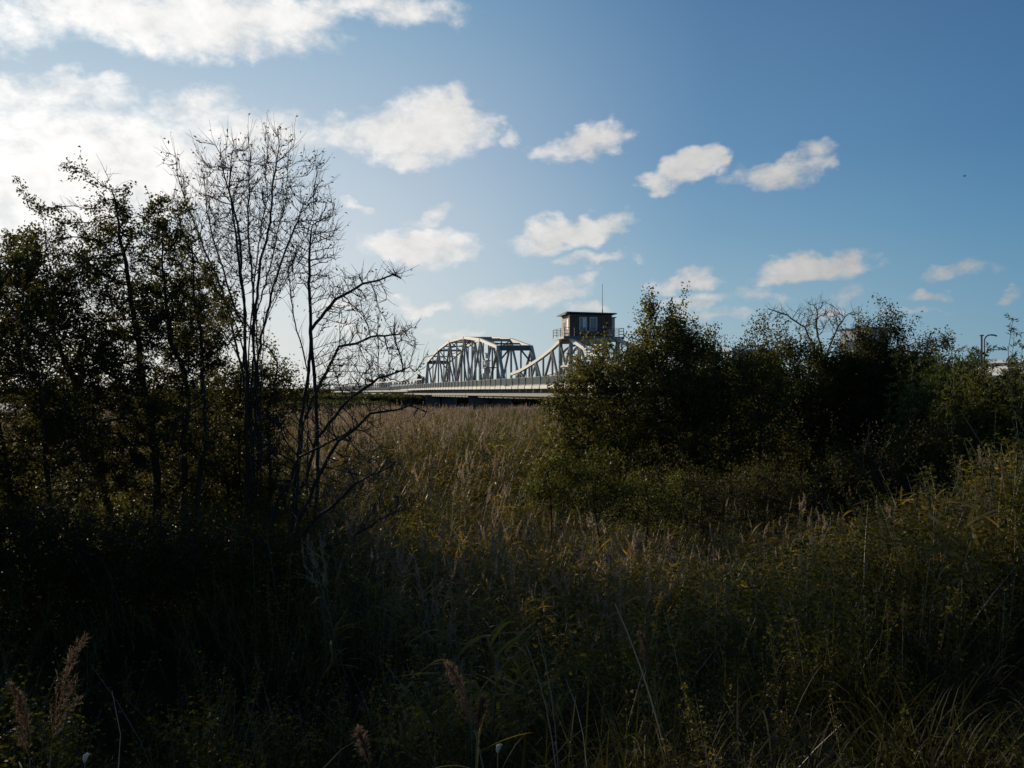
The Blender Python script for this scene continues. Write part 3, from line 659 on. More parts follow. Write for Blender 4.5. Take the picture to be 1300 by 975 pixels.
def plant(name, label, cat, seed, trunks, envs, d, natt, step=.22, kill=.3, infl=2.2, tip=.006, bark='bark', leaf='leaf_haw', twigs=2, twl=(.15, .35), nleaf=5, lsize=(.03, .055), lw=.6, skip=0.0, trop=(0, 0, .12), group=None, jit=.25, ex=2.3, leafdens=None, spread=.06, natt_k=2.6, kill_k=.72, leaf_k=2.0, twj=.55, shoots=0, shl=(.5, 1.3), clump=.0):
    rng = np.random.RandomState(seed)
    chains = []
    for tr in trunks:
        pts = [P(a, b, d + (q[0] if q else 0)) if True else None for (a, b, *q) in tr]
        chains.append((pts, None))
    base = np.array(chains[0][0][0]); base[2] = float(gz(base[0], base[1])) - .05
    for pts, _ in chains:
        g = float(gz(pts[0][0], pts[0][1])) - .05
        if pts[0][2] > g: pts.insert(0, np.array([pts[0][0] * .98 + base[0] * .02, pts[0][1], g]))
    natt = int(natt * natt_k); kill *= kill_k; step *= kill_k ** .5; nleaf = int(round(nleaf * leaf_k)) if nleaf > 2 else nleaf
    att = ell(rng, envs, d, natt); att = att[att[:, 2] > gz(att[:, 0], att[:, 1]) + .15]
    NA, PR = colonize(rng, chains, att, step, kill, infl, trop=trop, jit=jit)
    r = radii(NA, PR, tip, ex); chs = []
    for c in chains_of(NA, PR, r):
        rr = r[c].copy()
        if len(c) > 1 and rr[0] > rr[1] * 1.5: rr[0] = rr[1] * 1.15
        chs.append((NA[c], rr, 7 if rr.max() > .05 else (5 if rr.max() > .02 else 3)))
    thin = np.where((r < tip * 2.6) & (PR >= 0))[0]
    tdir = norm(NA[thin] - NA[PR[thin]])
    tp, td = [], []
    base_i = np.repeat(np.arange(len(thin)), twigs); m = len(base_i)
    if m:
        s0 = NA[thin[base_i]] - tdir[base_i] * step * rng.uniform(0, 1, (m, 1)); dd = norm(tdir[base_i] + rng.normal(0, twj, (m, 3)) + np.array([0, 0, .25 if twj > .4 else .55])); L = rng.uniform(*twl, m)
        mid = s0 + dd * (L * .5)[:, None] + rng.normal(0, .02, (m, 3)); end = s0 + dd * L[:, None] + np.array([0, 0, 1]) * (L * .1)[:, None]
        pts = np.stack([s0, mid, end], 1); rad = np.array([tip * .75, tip * .55, tip * .3])
        for k in range(m): chs.append((pts[k], rad, 3))
    xs0, xd0, xL = [], [], []
    if shoots:                                   # long young shoots standing out of the outline
        c0 = np.median(NA, axis=0); cand = thin[(NA[thin][:, 2] > c0[2] + .1)]
        sc_ = (NA[cand][:, 2] - c0[2]) + .35 * np.linalg.norm(NA[cand][:, :2] - c0[:2], axis=1); pr = np.clip(sc_, .01, None) ** 1.3; pick = rng.choice(cand, shoots, p=pr / pr.sum())
        for i_ in pick:
            p0 = NA[i_]; out_ = norm(p0 - c0); dr = norm(out_ * np.array([.8, .8, .3]) + np.array([0, 0, rng.uniform(.5, 1.3)]) + rng.normal(0, .25, 3)); L_ = rng.uniform(*shl); tt = np.linspace(0, 1, 7)[:, None]
            pp = p0 + dr * L_ * tt + np.cumsum(rng.normal(0, .02 * L_, (7, 3)), 0) * (tt > 0); chs.append((pp, np.linspace(tip * 1.3, tip * .4, 7), 4))
            for k in range(1, 7):
                for _ in range(1):
                    xs0.append(pp[k]); xd0.append(norm(rng.normal(0, .8, 3) + dr * .8)); xL.append(rng.uniform(.06, .22) * (1.2 - k * .1))
    V, Fq = tubes(chs)
    root = empty(name, tuple(base)); tag(root, label, cat, group)
    mobj('trunk', np_mesh('trunk', V - base, Fq, M[bark], smooth=True), root)
    if nleaf and m:
        keep = rng.uniform(0, 1, m) >= skip
        if leafdens is not None: keep &= rng.uniform(0, 1, m) < leafdens(mid)
        if clump:
            nz = np.sin(mid[:, 0] * 3.1 + seed) * np.sin(mid[:, 1] * 2.9 + 1) * np.sin(mid[:, 2] * 3.3 + 2) + .5 * np.sin(mid[:, 0] * 6.3 + mid[:, 2] * 5.1 + seed) * np.cos(mid[:, 1] * 5.7)
            keep &= nz > clump + rng.normal(0, .12, m) - .5
        s1, d1, L1 = s0[keep], dd[keep], L[keep]
        if xs0: s1 = np.concatenate([s1, xs0]); d1 = np.concatenate([d1, xd0]); L1 = np.concatenate([L1, xL])
        q = np.repeat(np.arange(len(s1)), nleaf); t = rng.uniform(.05, 1.05, (len(q), 1))
        lp = s1[q] + d1[q] * L1[q][:, None] * t + rng.normal(0, spread, (len(q), 3)); ld = d1[q] * .5 + rng.normal(0, .8, (len(q), 3)) + np.array([0, 0, -.1])
        V, Fq = leafs(rng, lp, ld, rng.uniform(lsize[0], lsize[1], len(q)), lw)
        mobj('crown', np_mesh('crown', V - base, Fq, M[leaf]), root)
    print(name, 'nodes', len(NA), 'twigs', m, 'leaves', 0 if not (nleaf and m) else len(q))
    return root
def copy_tree(o, parent=None):
    c = o.copy(); col.objects.link(c); c.parent = parent
    for ch in list(o.children): copy_tree(ch, c)
    return c

# left group
plant('hawthorn_tree', 'dense dark hawthorn with two leafy spikes rising at its top, far left', 'tree', 1,
      [[(205, 700), (200, 600), (180, 480), (165, 380), (150, 300), (140, 240)], [(150, 700, .4), (110, 560, .5), (70, 430, .6), (40, 350, .6)], [(255, 700, -.3), (262, 560, -.3), (255, 420), (245, 330)], [(225, 710), (232, 560), (215, 430), (205, 330)]],
      [(160, 430, 105, 115), (155, 310, 36, 50), (134, 226, 6, 20), (150, 250, 8, 14), (88, 212, 22, 5), (110, 228, 12, 6), (56, 264, 22, 5), (84, 280, 24, 9), (125, 262, 16, 16), (196, 296, 10, 18), (205, 300, 40, 50), (60, 400, 75, 90), (40, 310, 45, 22), (240, 430, 60, 100), (185, 560, 120, 80), (110, 330, 55, 50), (100, 500, 100, 80)],
      16, 2900, step=.2, kill=.26, twigs=3, nleaf=8, lsize=(.038, .072), twl=(.12, .34), tip=.006, clump=.37, shoots=60, shl=(.2, .55), spread=.04)
plant('hawthorn_tree', 'leafy hawthorn thicket cut off by the left edge of the view', 'tree', 2,
      [[(20, 720), (10, 600), (-10, 460)], [(70, 720), (60, 600), (50, 480)], [(-60, 720), (-80, 500), (-90, 380)]],
      [(0, 430, 70, 110), (-80, 430, 90, 130), (30, 560, 90, 90), (20, 340, 40, 28), (-60, 560, 90, 90), (70, 620, 60, 60)],
      14, 1900, step=.2, kill=.26, twigs=3, nleaf=8, lsize=(.038, .072), tip=.006, clump=.37, shoots=40, shl=(.2, .55), spread=.04)
plant('sparse_tree', 'tall nearly leafless tree with a fan of upswept twigs, tallest in view', 'tree', 3,
      [[(318, 700), (317, 600), (316, 480), (312, 400), (305, 320), (292, 250), (280, 205)], [(320, 690, .1), (322, 560, .15), (320, 420, .2), (330, 330, .2), (345, 250, .2), (352, 195, .2)], [(316, 640), (322, 500, -.2), (338, 400, -.5), (365, 310, -.6), (385, 260, -.6)],
       [(315, 520), (300, 440, .2), (275, 350, .4), (245, 280, .4), (225, 225, .4)], [(318, 520), (322, 430, .3), (318, 330, .3), (316, 240, .3), (318, 200, .3)],
       [(312, 420, .3), (285, 350, .6), (262, 270, .8), (255, 210, .8)], [(310, 450, -.4), (290, 390, -.9), (250, 330, -1.2), (218, 262, -1.3)], [(325, 400, .4), (345, 330, .9), (362, 260, 1.1), (366, 195, 1.1)],
       [(330, 420, -.4), (360, 360, -.8), (395, 310, -1.0), (415, 260, -1.0)], [(322, 360, .5), (332, 280, .9), (336, 215, 1.1), (340, 170, 1.1)], [(310, 380, -.5), (300, 310, -.9), (290, 240, -1.1), (294, 190, -1.1)], [(335, 400, -.6), (372, 330, -.9), (398, 270, -1.0), (400, 230, -1)], [(312, 470, .3), (270, 400, .6), (235, 350, .7), (210, 310, .7)]],
      [(315, 260, 75, 70), (352, 190, 26, 34), (222, 205, 18, 22), (252, 192, 14, 18), (238, 260, 30, 40), (398, 240, 22, 40), (415, 292, 20, 34), (372, 190, 14, 22), (300, 330, 85, 60), (342, 166, 14, 10), (290, 190, 18, 22), (320, 178, 12, 14), (262, 290, 42, 44), (215, 260, 10, 20), (382, 205, 12, 14)],
      18, 1500, step=.2, kill=.27, twigs=3, twl=(.15, .5), nleaf=1, lsize=(.05, .10), lw=.42, skip=.2, tip=.0068, leaf='leaf_rowan', trop=(0, 0, .3), jit=.09, infl=2.4, ex=2.62, twj=.38, natt_k=1.9, kill_k=.85)
plant('sparse_tree', 'slender leafless tree leaning right with long branches reaching toward the bridge', 'tree', 4,
      [[(368, 700), (374, 620), (382, 540), (392, 470), (394, 400), (392, 330), (396, 285)], [(384, 540), (410, 480, .3), (430, 440, .5), (470, 428, .7), (515, 424, .8)], [(372, 640), (400, 560, -.4), (440, 510, -.6), (480, 480, -.6), (520, 466, -.6)], [(394, 420), (425, 380), (460, 360), (500, 348)], [(392, 480), (372, 400, .3), (365, 340, .3)]],
      [(395, 330, 34, 62), (440, 385, 55, 46), (480, 430, 52, 34), (500, 350, 18, 10), (520, 425, 18, 14), (495, 480, 42, 16), (440, 470, 50, 40), (420, 290, 16, 40), (540, 457, 14, 9)],
      17, 1150, step=.17, kill=.23, twigs=2, twl=(.15, .42), nleaf=1, lsize=(.045, .09), lw=.42, skip=.5, tip=.0075, leaf='leaf_rowan', trop=(.1, 0, .3), jit=.06, infl=2.2, ex=2.45, twj=.4, natt_k=1.9, kill_k=.85)
plant('dead_branch_shrub', 'bare twiggy shrub arching right over the reeds below the leaning tree', 'shrub', 5,
      [[(365, 720), (390, 640), (430, 560), (470, 525), (520, 515)], [(350, 720), (400, 660, -.4), (450, 615, -.6), (500, 590, -.6)], [(340, 720), (350, 640, .3), (380, 580, .3), (450, 545, .3)], [(360, 720), (430, 690, -.5), (480, 660, -.6), (520, 645, -.6)]],
      [(430, 540, 60, 36), (500, 515, 50, 16), (460, 600, 66, 36), (400, 640, 50, 50), (490, 640, 50, 22), (360, 560, 40, 60), (530, 520, 22, 14)],
      14, 900, step=.17, kill=.22, twigs=2, twl=(.12, .34), nleaf=1, lsize=(.03, .05), skip=.7, tip=.006, leaf='leaf_rowan', trop=(.12, 0, .08), jit=.1, infl=2, ex=2.4, twj=.35, natt_k=1.8)
plant('hawthorn_tree', 'small leafy hawthorn filling the gap below the tall bare tree', 'tree', 6,
      [[(300, 710), (290, 620), (280, 520)], [(330, 710), (345, 620), (340, 520), (352, 460)], [(250, 710), (240, 600), (230, 500)]],
      [(285, 540, 80, 80), (340, 500, 50, 52), (240, 620, 80, 70), (330, 620, 60, 60), (380, 510, 30, 22), (250, 400, 40, 60)],
      19, 1500, step=.22, kill=.3, twigs=3, nleaf=9, lsize=(.045, .075), skip=.15, tip=.006)
plant('low_thicket', 'low dark thicket at the foot of the left trees', 'shrub', 7,
      [[(60, 800), (50, 720)], [(150, 800), (160, 710)], [(250, 800), (250, 720)], [(340, 790), (340, 710)], [(-30, 800), (-40, 720)]],
      [(60, 700, 120, 60), (200, 710, 110, 55), (330, 720, 80, 50), (-60, 690, 90, 70)],
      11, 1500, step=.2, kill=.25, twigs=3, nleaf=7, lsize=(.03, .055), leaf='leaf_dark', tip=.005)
# right group
plant('autumn_bush', 'large brown green bush in front of the swing span, tallest on the right', 'bush', 8,
      [[(880, 640), (882, 560), (876, 480), (860, 420)], [(870, 640), (820, 560), (780, 490), (760, 450)], [(860, 640), (830, 520), (830, 440), (822, 385)], [(850, 640), (790, 600), (730, 545)]],
      [(812, 505, 82, 62), (850, 455, 42, 40), (821, 400, 5, 16), (836, 420, 8, 10), (866, 418, 10, 12), (802, 466, 24, 24), (728, 518, 36, 28), (730, 560, 46, 40), (800, 580, 95, 50), (880, 510, 40, 70), (774, 440, 10, 7), (712, 490, 16, 9)],
      25, 2800, step=.3, kill=.38, twigs=3, nleaf=8, lsize=(.06, .11), leaf='leaf_brown', tip=.007, infl=3, twl=(.2, .45), spread=.1, clump=.22, shoots=130, shl=(.35, 1.05))
plant('autumn_bush', 'olive bush with open feathery top between the two dark masses', 'bush', 9,
      [[(900, 640), (905, 560), (900, 480)], [(940, 640), (930, 540), (925, 470)]],
      [(905, 505, 40, 44), (925, 550, 60, 66), (893, 450, 10, 22), (918, 452, 8, 20), (950, 485, 24, 24)],
      29, 1100, step=.3, kill=.4, twigs=3, nleaf=5, lsize=(.055, .09), leaf='leaf_olive', tip=.008, infl=3, twl=(.2, .5), spread=.1, shoots=40, shl=(.4, 1.1))
plant('thorn_bush', 'wide dark thorn bush with ochre leaves along its upper middle', 'bush', 10,
      [[(1000, 640), (1000, 540), (985, 470)], [(1060, 640), (1070, 540), (1060, 480)], [(960, 640), (955, 560), (950, 500)], [(1110, 640), (1120, 540), (1110, 480)]],
      [(1010, 515, 75, 56), (1070, 505, 60, 50), (980, 468, 28, 22), (950, 540, 45, 60), (1040, 580, 120, 55), (1130, 520, 50, 60), (966, 430, 5, 18), (1010, 446, 30, 12)],
      27, 2800, step=.3, kill=.38, twigs=3, nleaf=8, lsize=(.06, .11), leaf='leaf_brown', tip=.007, infl=3, twl=(.2, .45), spread=.1, clump=.22, shoots=130, shl=(.35, 1.05))
plant('dead_tree', 'bare dead tree with pale twigs sticking out of the thorn bush', 'tree', 11,
      [[(1048, 600), (1046, 500), (1043, 440), (1038, 400)], [(1045, 470), (1062, 420), (1078, 398)], [(1044, 470), (1022, 415), (1000, 400), (975, 392)]],
      [(1042, 405, 26, 22), (1078, 400, 18, 6), (1025, 392, 10, 12), (985, 400, 16, 10)],
      28, 230, step=.2, kill=.28, twigs=2, nleaf=0, tip=.009, trop=(0, 0, .3), infl=1.6, twl=(.2, .45), jit=.2)
plant('hawthorn_tree', 'dark hawthorn with long spiky shoots at the top of the right thicket', 'tree', 12,
      [[(1125, 640), (1125, 540), (1122, 460), (1122, 420)], [(1150, 640), (1170, 540), (1175, 470)], [(1130, 640), (1090, 540), (1085, 460)]],
      [(1125, 462, 34, 30), (1160, 475, 44, 26), (1090, 480, 40, 30), (1123, 420, 4, 16), (1145, 436, 4, 12), (1166, 440, 4, 12), (1204, 440, 4, 14), (1190, 440, 12, 6), (1145, 540, 80, 75), (1200, 492, 36, 26), (1098, 434, 16, 6)],
      26, 2500, step=.27, kill=.34, twigs=3, nleaf=11, lsize=(.05, .09), leaf='leaf_haw', tip=.007, infl=2.6, twl=(.15, .4), spread=.09, clump=.22, shoots=90, shl=(.35, 1.0))
def willow(px, top, d, w, seed, label, n=14, leaf='leaf_green'):
    """upright willow shoots: long rods with narrow leaves along them"""
    rng = np.random.RandomState(seed); base = P(px, 600, d); base[2] = float(gz(base[0], base[1])) - .05
    root = empty('willow_shrub', tuple(base)); tag(root, label, 'shrub'); H = EYE + (HZ - top) / F * d - base[2]; W_ = w / F * d
    chs, lp, ld = [], [], []
    for i in range(n):
        a = rng.uniform(0, 2 * PI); sp_ = rng.uniform(.1, 1); h = H * (1 - .28 * rng.uniform(0, 1) ** 1.2 * (i > 0)); tx, ty = math.cos(a) * W_ * sp_, math.sin(a) * W_ * sp_ * .8
        t = np.linspace(0, 1, 16)[:, None]; pts = np.concatenate([tx * t ** 1.3 + .05 * rng.normal(), ty * t ** 1.3 + .05 * rng.normal(), h * t], 1) + np.cumsum(rng.normal(0, .022, (16, 3)), 0)
        pts[:, 0] += .12 * (t[:, 0] ** 3) * h * .6; chs.append((pts, np.linspace(.02, .004, 16), 4))
        for k in range(4, 16):
            for s in range(2 if n < 6 else 2):
                q = pts[k] if k < 15 else pts[15]; dr = norm(rng.normal(0, 1, 3) * np.array([1, 1, .4]) + np.array([0, 0, .7])); L = rng.uniform(.2, .55) * (1.2 - k / 18)
                tw = np.stack([q, q + dr * L * .5, q + dr * L + np.array([0, 0, .06])]); chs.append((tw, [.005, .004, .002], 3))
                m = 9; tt = rng.uniform(.1, 1.05, (m, 1)); lp.append(q + dr * L * tt); ld.append(dr * 1.0 + rng.normal(0, .55, (m, 3)))
            m = 4; lp.append(pts[k] + rng.normal(0, .03, (m, 3))); ld.append(np.array([0, 0, .6]) + rng.normal(0, .6, (m, 3)))
    V, Fq = tubes(chs); mobj('trunk', np_mesh('trunk', V, Fq, M['bark']), root)
    lp = np.concatenate(lp); ld = np.concatenate(ld); V, Fq = leafs(rng, lp, ld, rng.uniform(.07, .13, len(lp)), .24); mobj('crown', np_mesh('crown', V, Fq, M[leaf]), root)
willow(1205, 448, 22, 46, 21, 'pale green willow shoots against the dark thicket', 40)
willow(1185, 446, 24, 60, 26, 'broad willow shrub behind the pale green shoots', 44, 'leaf_olive')
willow(1150, 470, 20, 40, 24, 'low willow shrub with yellow green shoots below the spiky hawthorn', 34)
willow(1245, 470, 20, 50, 22, 'dark willow shrub below the street lamp', 44, 'leaf_olive')
willow(1292, 408, 19, 24, 23, 'young willow with light leaves leaning at the right edge', 9)
willow(1345, 440, 18, 60, 25, 'willow shrub just beyond the right edge', 40)
plant('thorn_bush', 'dark rounded bush closing the thicket in front of the street lamp', 'bush', 15,
      [[(1230, 640), (1235, 540), (1230, 480)], [(1280, 640), (1290, 540), (1290, 490)]],
      [(1235, 512, 60, 36), (1290, 530, 60, 42), (1240, 580, 90, 50)],
      25, 1200, step=.3, kill=.38, twigs=3, nleaf=10, lsize=(.06, .10), leaf='leaf_haw', tip=.007, infl=3, twl=(.2, .45), spread=.1, clump=.22, shoots=60, shl=(.3, .8))
plant('olive_bush', 'mid sized olive bush filling the dip between the two big bushes', 'bush', 16,
      [[(930, 650), (930, 560), (925, 500)], [(960, 650), (965, 560), (960, 490)]],
      [(915, 515, 46, 52), (955, 505, 44, 52), (900, 560, 50, 50), (975, 570, 50, 50)],
      24, 1200, step=.3, kill=.38, twigs=3, nleaf=9, lsize=(.05, .09), leaf='leaf_brown', tip=.007, infl=3, twl=(.2, .45), spread=.1, clump=.15, shoots=60, shl=(.3, .7))
plant('low_green_shrub', 'low yellow green shrub spilling from the big bush into the reeds', 'shrub', 17,
      [[(760, 680), (755, 610)], [(700, 670), (695, 600)], [(820, 690), (820, 620)]],
      [(770, 632, 62, 24), (705, 622, 50, 16), (830, 645, 60, 26), (750, 604, 44, 14)],
      17, 1300, step=.24, kill=.3, twigs=3, nleaf=8, lsize=(.035, .065), leaf='leaf_olive', tip=.005, infl=2.5, spread=.07, clump=.1, shoots=30, shl=(.15, .4))
plant('bramble_thicket', 'dark shaded thicket below the right bushes', 'shrub', 13,
      [[(900, 720), (890, 650)], [(980, 720), (990, 640)], [(1080, 720), (1090, 630)], [(1180, 720), (1190, 620)], [(830, 720), (820, 650)]],
      [(860, 640, 80, 42), (980, 640, 90, 44), (1100, 620, 90, 50), (1200, 600, 80, 60)],
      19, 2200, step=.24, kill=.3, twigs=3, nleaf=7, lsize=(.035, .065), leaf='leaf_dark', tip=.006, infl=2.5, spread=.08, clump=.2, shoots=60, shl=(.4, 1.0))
# unseen hawthorns added left of the view to shade the foreground
src = plant('hawthorn_tree', 'broad hawthorn standing just outside the left edge', 'tree', 14,
      [[(-420, 760), (-420, 600), (-430, 450)], [(-350, 760), (-300, 600), (-290, 430)], [(-500, 760), (-540, 600), (-560, 420)]],
      [(-420, 400, 190, 200), (-300, 480, 120, 130), (-540, 470, 120, 130), (-420, 600, 200, 100)],
      12, 1500, step=.28, kill=.36, twigs=3, nleaf=8, lsize=(.05, .09), infl=3, spread=.09)
src['group'] = 'hawthorns outside the left edge'; src['label'] = 'broad hawthorn standing outside the left edge of the view'
del src['group']; src['label'] = 'broad hawthorn standing just outside the left edge of the view'
for (x, y, rz, s, lb) in ((-9.8, 9.5, 2.0, 1.0, 'hawthorn left of the view, close beside the corner plumes'), (-9.2, 5.2, 4.0, .9, 'hawthorn outside the view, nearest to the camera on the left'), (-15, 15, 1.1, 1.1, 'largest hawthorn outside the view, farthest to the left')):
    c = copy_tree(src); c.location = (x, y, float(gz(x, y)) - .05); c.rotation_euler.z = rz; c.scale = (s, s, s); c['label'] = lb

# ------------------------------------------------------------------ instanced ground plants
hidden = []
def proto(name, V, Fa, mats, mi): 
    o = bpy.data.objects.new(name, np_mesh(name, V, Fa, mats, mi)); return o
class Acc:
    def __init__(s): s.V = []; s.F = []; s.m = []; s.n = 0
    def add(s, V, Fq, mi): s.V.append(V); s.F.append(Fq + s.n); s.m.append(np.full(len(Fq), mi)); s.n += len(V)
    def proto(s, name, mats): return proto(name, np.concatenate(s.V), np.concatenate(s.F), mats, np.concatenate(s.m))
    def mesh(s, name, mats): return np_mesh(name, np.concatenate(s.V), np.concatenate(s.F), mats, np.concatenate(s.m))
def ribbon(p0, d, L, w, droop, rng, k=4, side=None):
    t = np.linspace(0, 1, k + 1)[:, None]; d = norm(np.asarray(d, float)); p0 = np.asarray(p0, float)
    pts = p0 + d * L * t + np.array([0, 0, -1.0]) * (droop * L * t ** 2.2)
    if side is None: side = norm(np.cross(d, [0, 0, 1]) + rng.normal(0, .25, 3))
    ww = w * np.sin(np.clip(t * .88 + .12, 0, 1) * PI) ** .7
    V = np.concatenate([pts - side * ww / 2, pts + side * ww / 2]); i = np.arange(k)[:, None]
    return V, np.concatenate([i, i + 1, i + k + 2, i + k + 1], 1)
def plume_geo(A, top, d, L, rng, mi, n=60, w=.010, lean=None, branch=.35):
    d = norm(np.asarray(d, float)); lean = norm(rng.normal(0, 1, 3)) if lean is None else lean
    for j in range(n):
        t = rng.uniform(0, 1) ** .8; q = top + d * L * t + lean * (L * .22 * t * t); bl = L * branch * (1 - t * .75) * rng.uniform(.6, 1.1)
        dr = norm(d * .9 + rng.normal(0, .42, 3) + lean * .35)
        V, Fq = ribbon(q, dr, bl, w * rng.uniform(.8, 1.8), .12, rng, 2); A.add(V, Fq, mi)
def reed_stem(A, rng, x, y, H, plume=True, nl=7, det=60, lean=.1):
    dx, dy = rng.normal(0, lean, 2); t = np.linspace(0, 1, 5)[:, None]
    pts = np.concatenate([x + dx * H * t ** 1.6, y + dy * H * t ** 1.6, H * t], 1); V, Fq = tubes([(pts, [.005, .0045, .004, .0035, .0025], 3)]); A.add(V, Fq, 0)
    for k in range(nl):
        tt = rng.uniform(.25, .93); q = np.array([x + dx * H * tt ** 1.6, y + dy * H * tt ** 1.6, H * tt]); a = rng.uniform(0, 2 * PI); e = rng.uniform(.25, 1.1)
        V, Fq = ribbon(q, (math.cos(a), math.sin(a), e), rng.uniform(.28, .55), rng.uniform(.018, .034), rng.uniform(.1, .8), rng, 4); A.add(V, Fq, 1)
    if plume: plume_geo(A, pts[-1] - np.array([0, 0, .02]), pts[-1] - pts[-2], rng.uniform(.26, .4), rng, 2, det)
def reed_proto(seed, ns, pl, H=(1.55, 2.05), nl=7):
    rng = np.random.RandomState(seed); A = Acc()
    for i in range(ns): reed_stem(A, rng, rng.normal(0, .13), rng.normal(0, .13), rng.uniform(*H), rng.uniform() < pl, nl)
    return A.proto('reed_clump', [M['reed_stem'], M['reed_leaf'], M['plume']])
def grass_proto(seed, n, L=(.35, .8), m='grass', w=(.004, .008)):
    rng = np.random.RandomState(seed); A = Acc()
    for i in range(n):
        a = rng.uniform(0, 2 * PI); V, Fq = ribbon((rng.normal(0, .09), rng.normal(0, .09), 0), (math.cos(a) * .6, math.sin(a) * .6, rng.uniform(.7, 2)), rng.uniform(*L), rng.uniform(*w), rng.uniform(.25, 1.0), rng, 6); A.add(V, Fq, 0)
    return A.proto('grass_tuft', [M[m]])
def herb_proto(seed, ns, H=(.4, .85), ls=(.02, .045), lw=.5, yellow=.04, per=48):
    rng = np.random.RandomState(seed); A = Acc()
    for i in range(ns):
        h = rng.uniform(*H); x, y = rng.normal(0, .14, 2); dx, dy = rng.normal(0, .22, 2); t = np.linspace(0, 1, 5)[:, None]
        pts = np.concatenate([x + dx * h * t ** 1.5, y + dy * h * t ** 1.5, h * t], 1); V, Fq = tubes([(pts, [.004, .0035, .003, .002, .0015], 3)]); A.add(V, Fq, 0)
        tt = rng.uniform(.15, 1.02, per)[:, None]; lp = np.concatenate([x + dx * h * tt ** 1.5, y + dy * h * tt ** 1.5, h * tt], 1) + rng.normal(0, .035, (per, 3)); a = rng.uniform(0, 2 * PI, per)
        V, Fq = leafs(rng, lp, np.stack([np.cos(a), np.sin(a), rng.uniform(-.4, .5, per)], 1), rng.uniform(*ls, per), lw); ny = int(per * (1 if rng.uniform() < yellow else 0))
        A.add(V, Fq, 2 if ny else 1)
    return A.proto('herb_clump', [M['reed_stem'], M['herb'], M['herb_yellow']])
def scatter(name, label, pts, scl, protos, mats, seed=0, tilt=.12):
    n = len(pts); rng = np.random.RandomState(seed + 77)
    me = bpy.data.meshes.new(name); me.vertices.add(n); me.vertices.foreach_set('co', np.asarray(pts, np.float32).ravel())
    a = me.attributes.new('scl', 'FLOAT', 'POINT'); a.data.foreach_set('value', np.asarray(scl, np.float32))
    rot = np.stack([rng.normal(0, tilt, n), rng.normal(0, tilt, n), rng.uniform(0, 2 * PI, n)], 1).astype(np.float32); a = me.attributes.new('rot', 'FLOAT_VECTOR', 'POINT'); a.data.foreach_set('vector', rot.ravel())
    a = me.attributes.new('idx', 'INT', 'POINT'); a.data.foreach_set('value', rng.randint(0, len(protos), n).astype(np.int32))
    o = mobj(name, me); tag(o, label, kind='stuff')
    g = bpy.data.node_groups.new(name, 'GeometryNodeTree'); g.interface.new_socket('Geometry', in_out='INPUT', socket_type='NodeSocketGeometry'); g.interface.new_socket('Geometry', in_out='OUTPUT', socket_type='NodeSocketGeometry')
    gi = g.nodes.new('NodeGroupInput'); go = g.nodes.new('NodeGroupOutput'); jn = g.nodes.new('GeometryNodeJoinGeometry')
    def attr(nm, t): x = g.nodes.new('GeometryNodeInputNamedAttribute'); x.data_type = t; x.inputs['Name'].default_value = nm; return x.outputs['Attribute']
    ai, ar, as_ = attr('idx', 'INT'), attr('rot', 'FLOAT_VECTOR'), attr('scl', 'FLOAT')
    e2r = g.nodes.new('FunctionNodeEulerToRotation'); g.links.new(ar, e2r.inputs[0])
    for k, po in enumerate(protos):
        oi = g.nodes.new('GeometryNodeObjectInfo'); oi.inputs['Object'].default_value = po; oi.inputs['As Instance'].default_value = True
        ip = g.nodes.new('GeometryNodeInstanceOnPoints'); cmp_ = g.nodes.new('FunctionNodeCompare'); cmp_.data_type = 'INT'; cmp_.operation = 'EQUAL'
        isock = [s for s in cmp_.inputs if s.type == 'INT']; g.links.new(ai, isock[0]); isock[1].default_value = k
        g.links.new(gi.outputs[0], ip.inputs['Points']); g.links.new(cmp_.outputs[0], ip.inputs['Selection']); g.links.new(oi.outputs['Geometry'], ip.inputs['Instance'])
        g.links.new(e2r.outputs[0], ip.inputs['Rotation']); g.links.new(as_, ip.inputs['Scale']); g.links.new(ip.outputs[0], jn.inputs[0])
    g.links.new(jn.outputs[0], go.inputs[0])
    md = o.modifiers.new('scatter', 'NODES'); md.node_group = g
    return o
def region(dens, ymin, ymax, xr=.68, seed=0, pad=2.0, keep=None, sc_=(.8, 1.2)):
    """points in the widened view wedge, dens per square metre"""
    rng = np.random.RandomState(seed); area = xr * 2 * (ymax ** 2 - ymin ** 2) / 2 + 2 * pad * (ymax - ymin); n = int(area * dens)
    W_ = xr * ymax + pad; m = int(2 * W_ * (ymax - ymin) * dens); x = rng.uniform(-W_, W_, m); y = rng.uniform(ymin, ymax, m); k = np.abs(x) < xr * y + pad; x, y = x[k], y[k]
    if keep is not None: k = keep(x, y, rng); x, y = x[k], y[k]
    return np.stack([x, y, gz(x, y)], 1), rng.uniform(sc_[0], sc_[1], len(x))
def emb(x, y): return x - (31.0 - .2307 * y) > -9
def pxof(x, y): return 650 + F * x / y
def reed_ok(x, y, rng):
    px = pxof(x, y)
    ok = (y < shore(x) + 1.5) & ~emb(x, y)
    left = (px < 400) & (y < 23)
    right = (px > 690 + 30 * np.sin(y * 2)) & (y > 14) & (y < 40) | (px > 860)
    near = y < 7.5 + np.clip(x, 0, 20) * .9
    clump = wob(x, y, 2.3, 1) > -.55 + rng.normal(0, .15, len(x))
    return ok & ~left & ~right & ~near & clump
def herb_ok(x, y, rng): return (y < 70) & ~emb(x, y)
RP = [reed_proto(s, 4, .95) for s in (31, 32, 33, 34)]; RG = [reed_proto(s, 4, .15, (1.2, 1.7), 9) for s in (35, 36)]
GP = [grass_proto(41, 46), grass_proto(42, 40, (.3, .65)), grass_proto(43, 38, (.5, 1.0))]; GD = [grass_proto(44, 22, (.4, .9), 'grass_dry')]
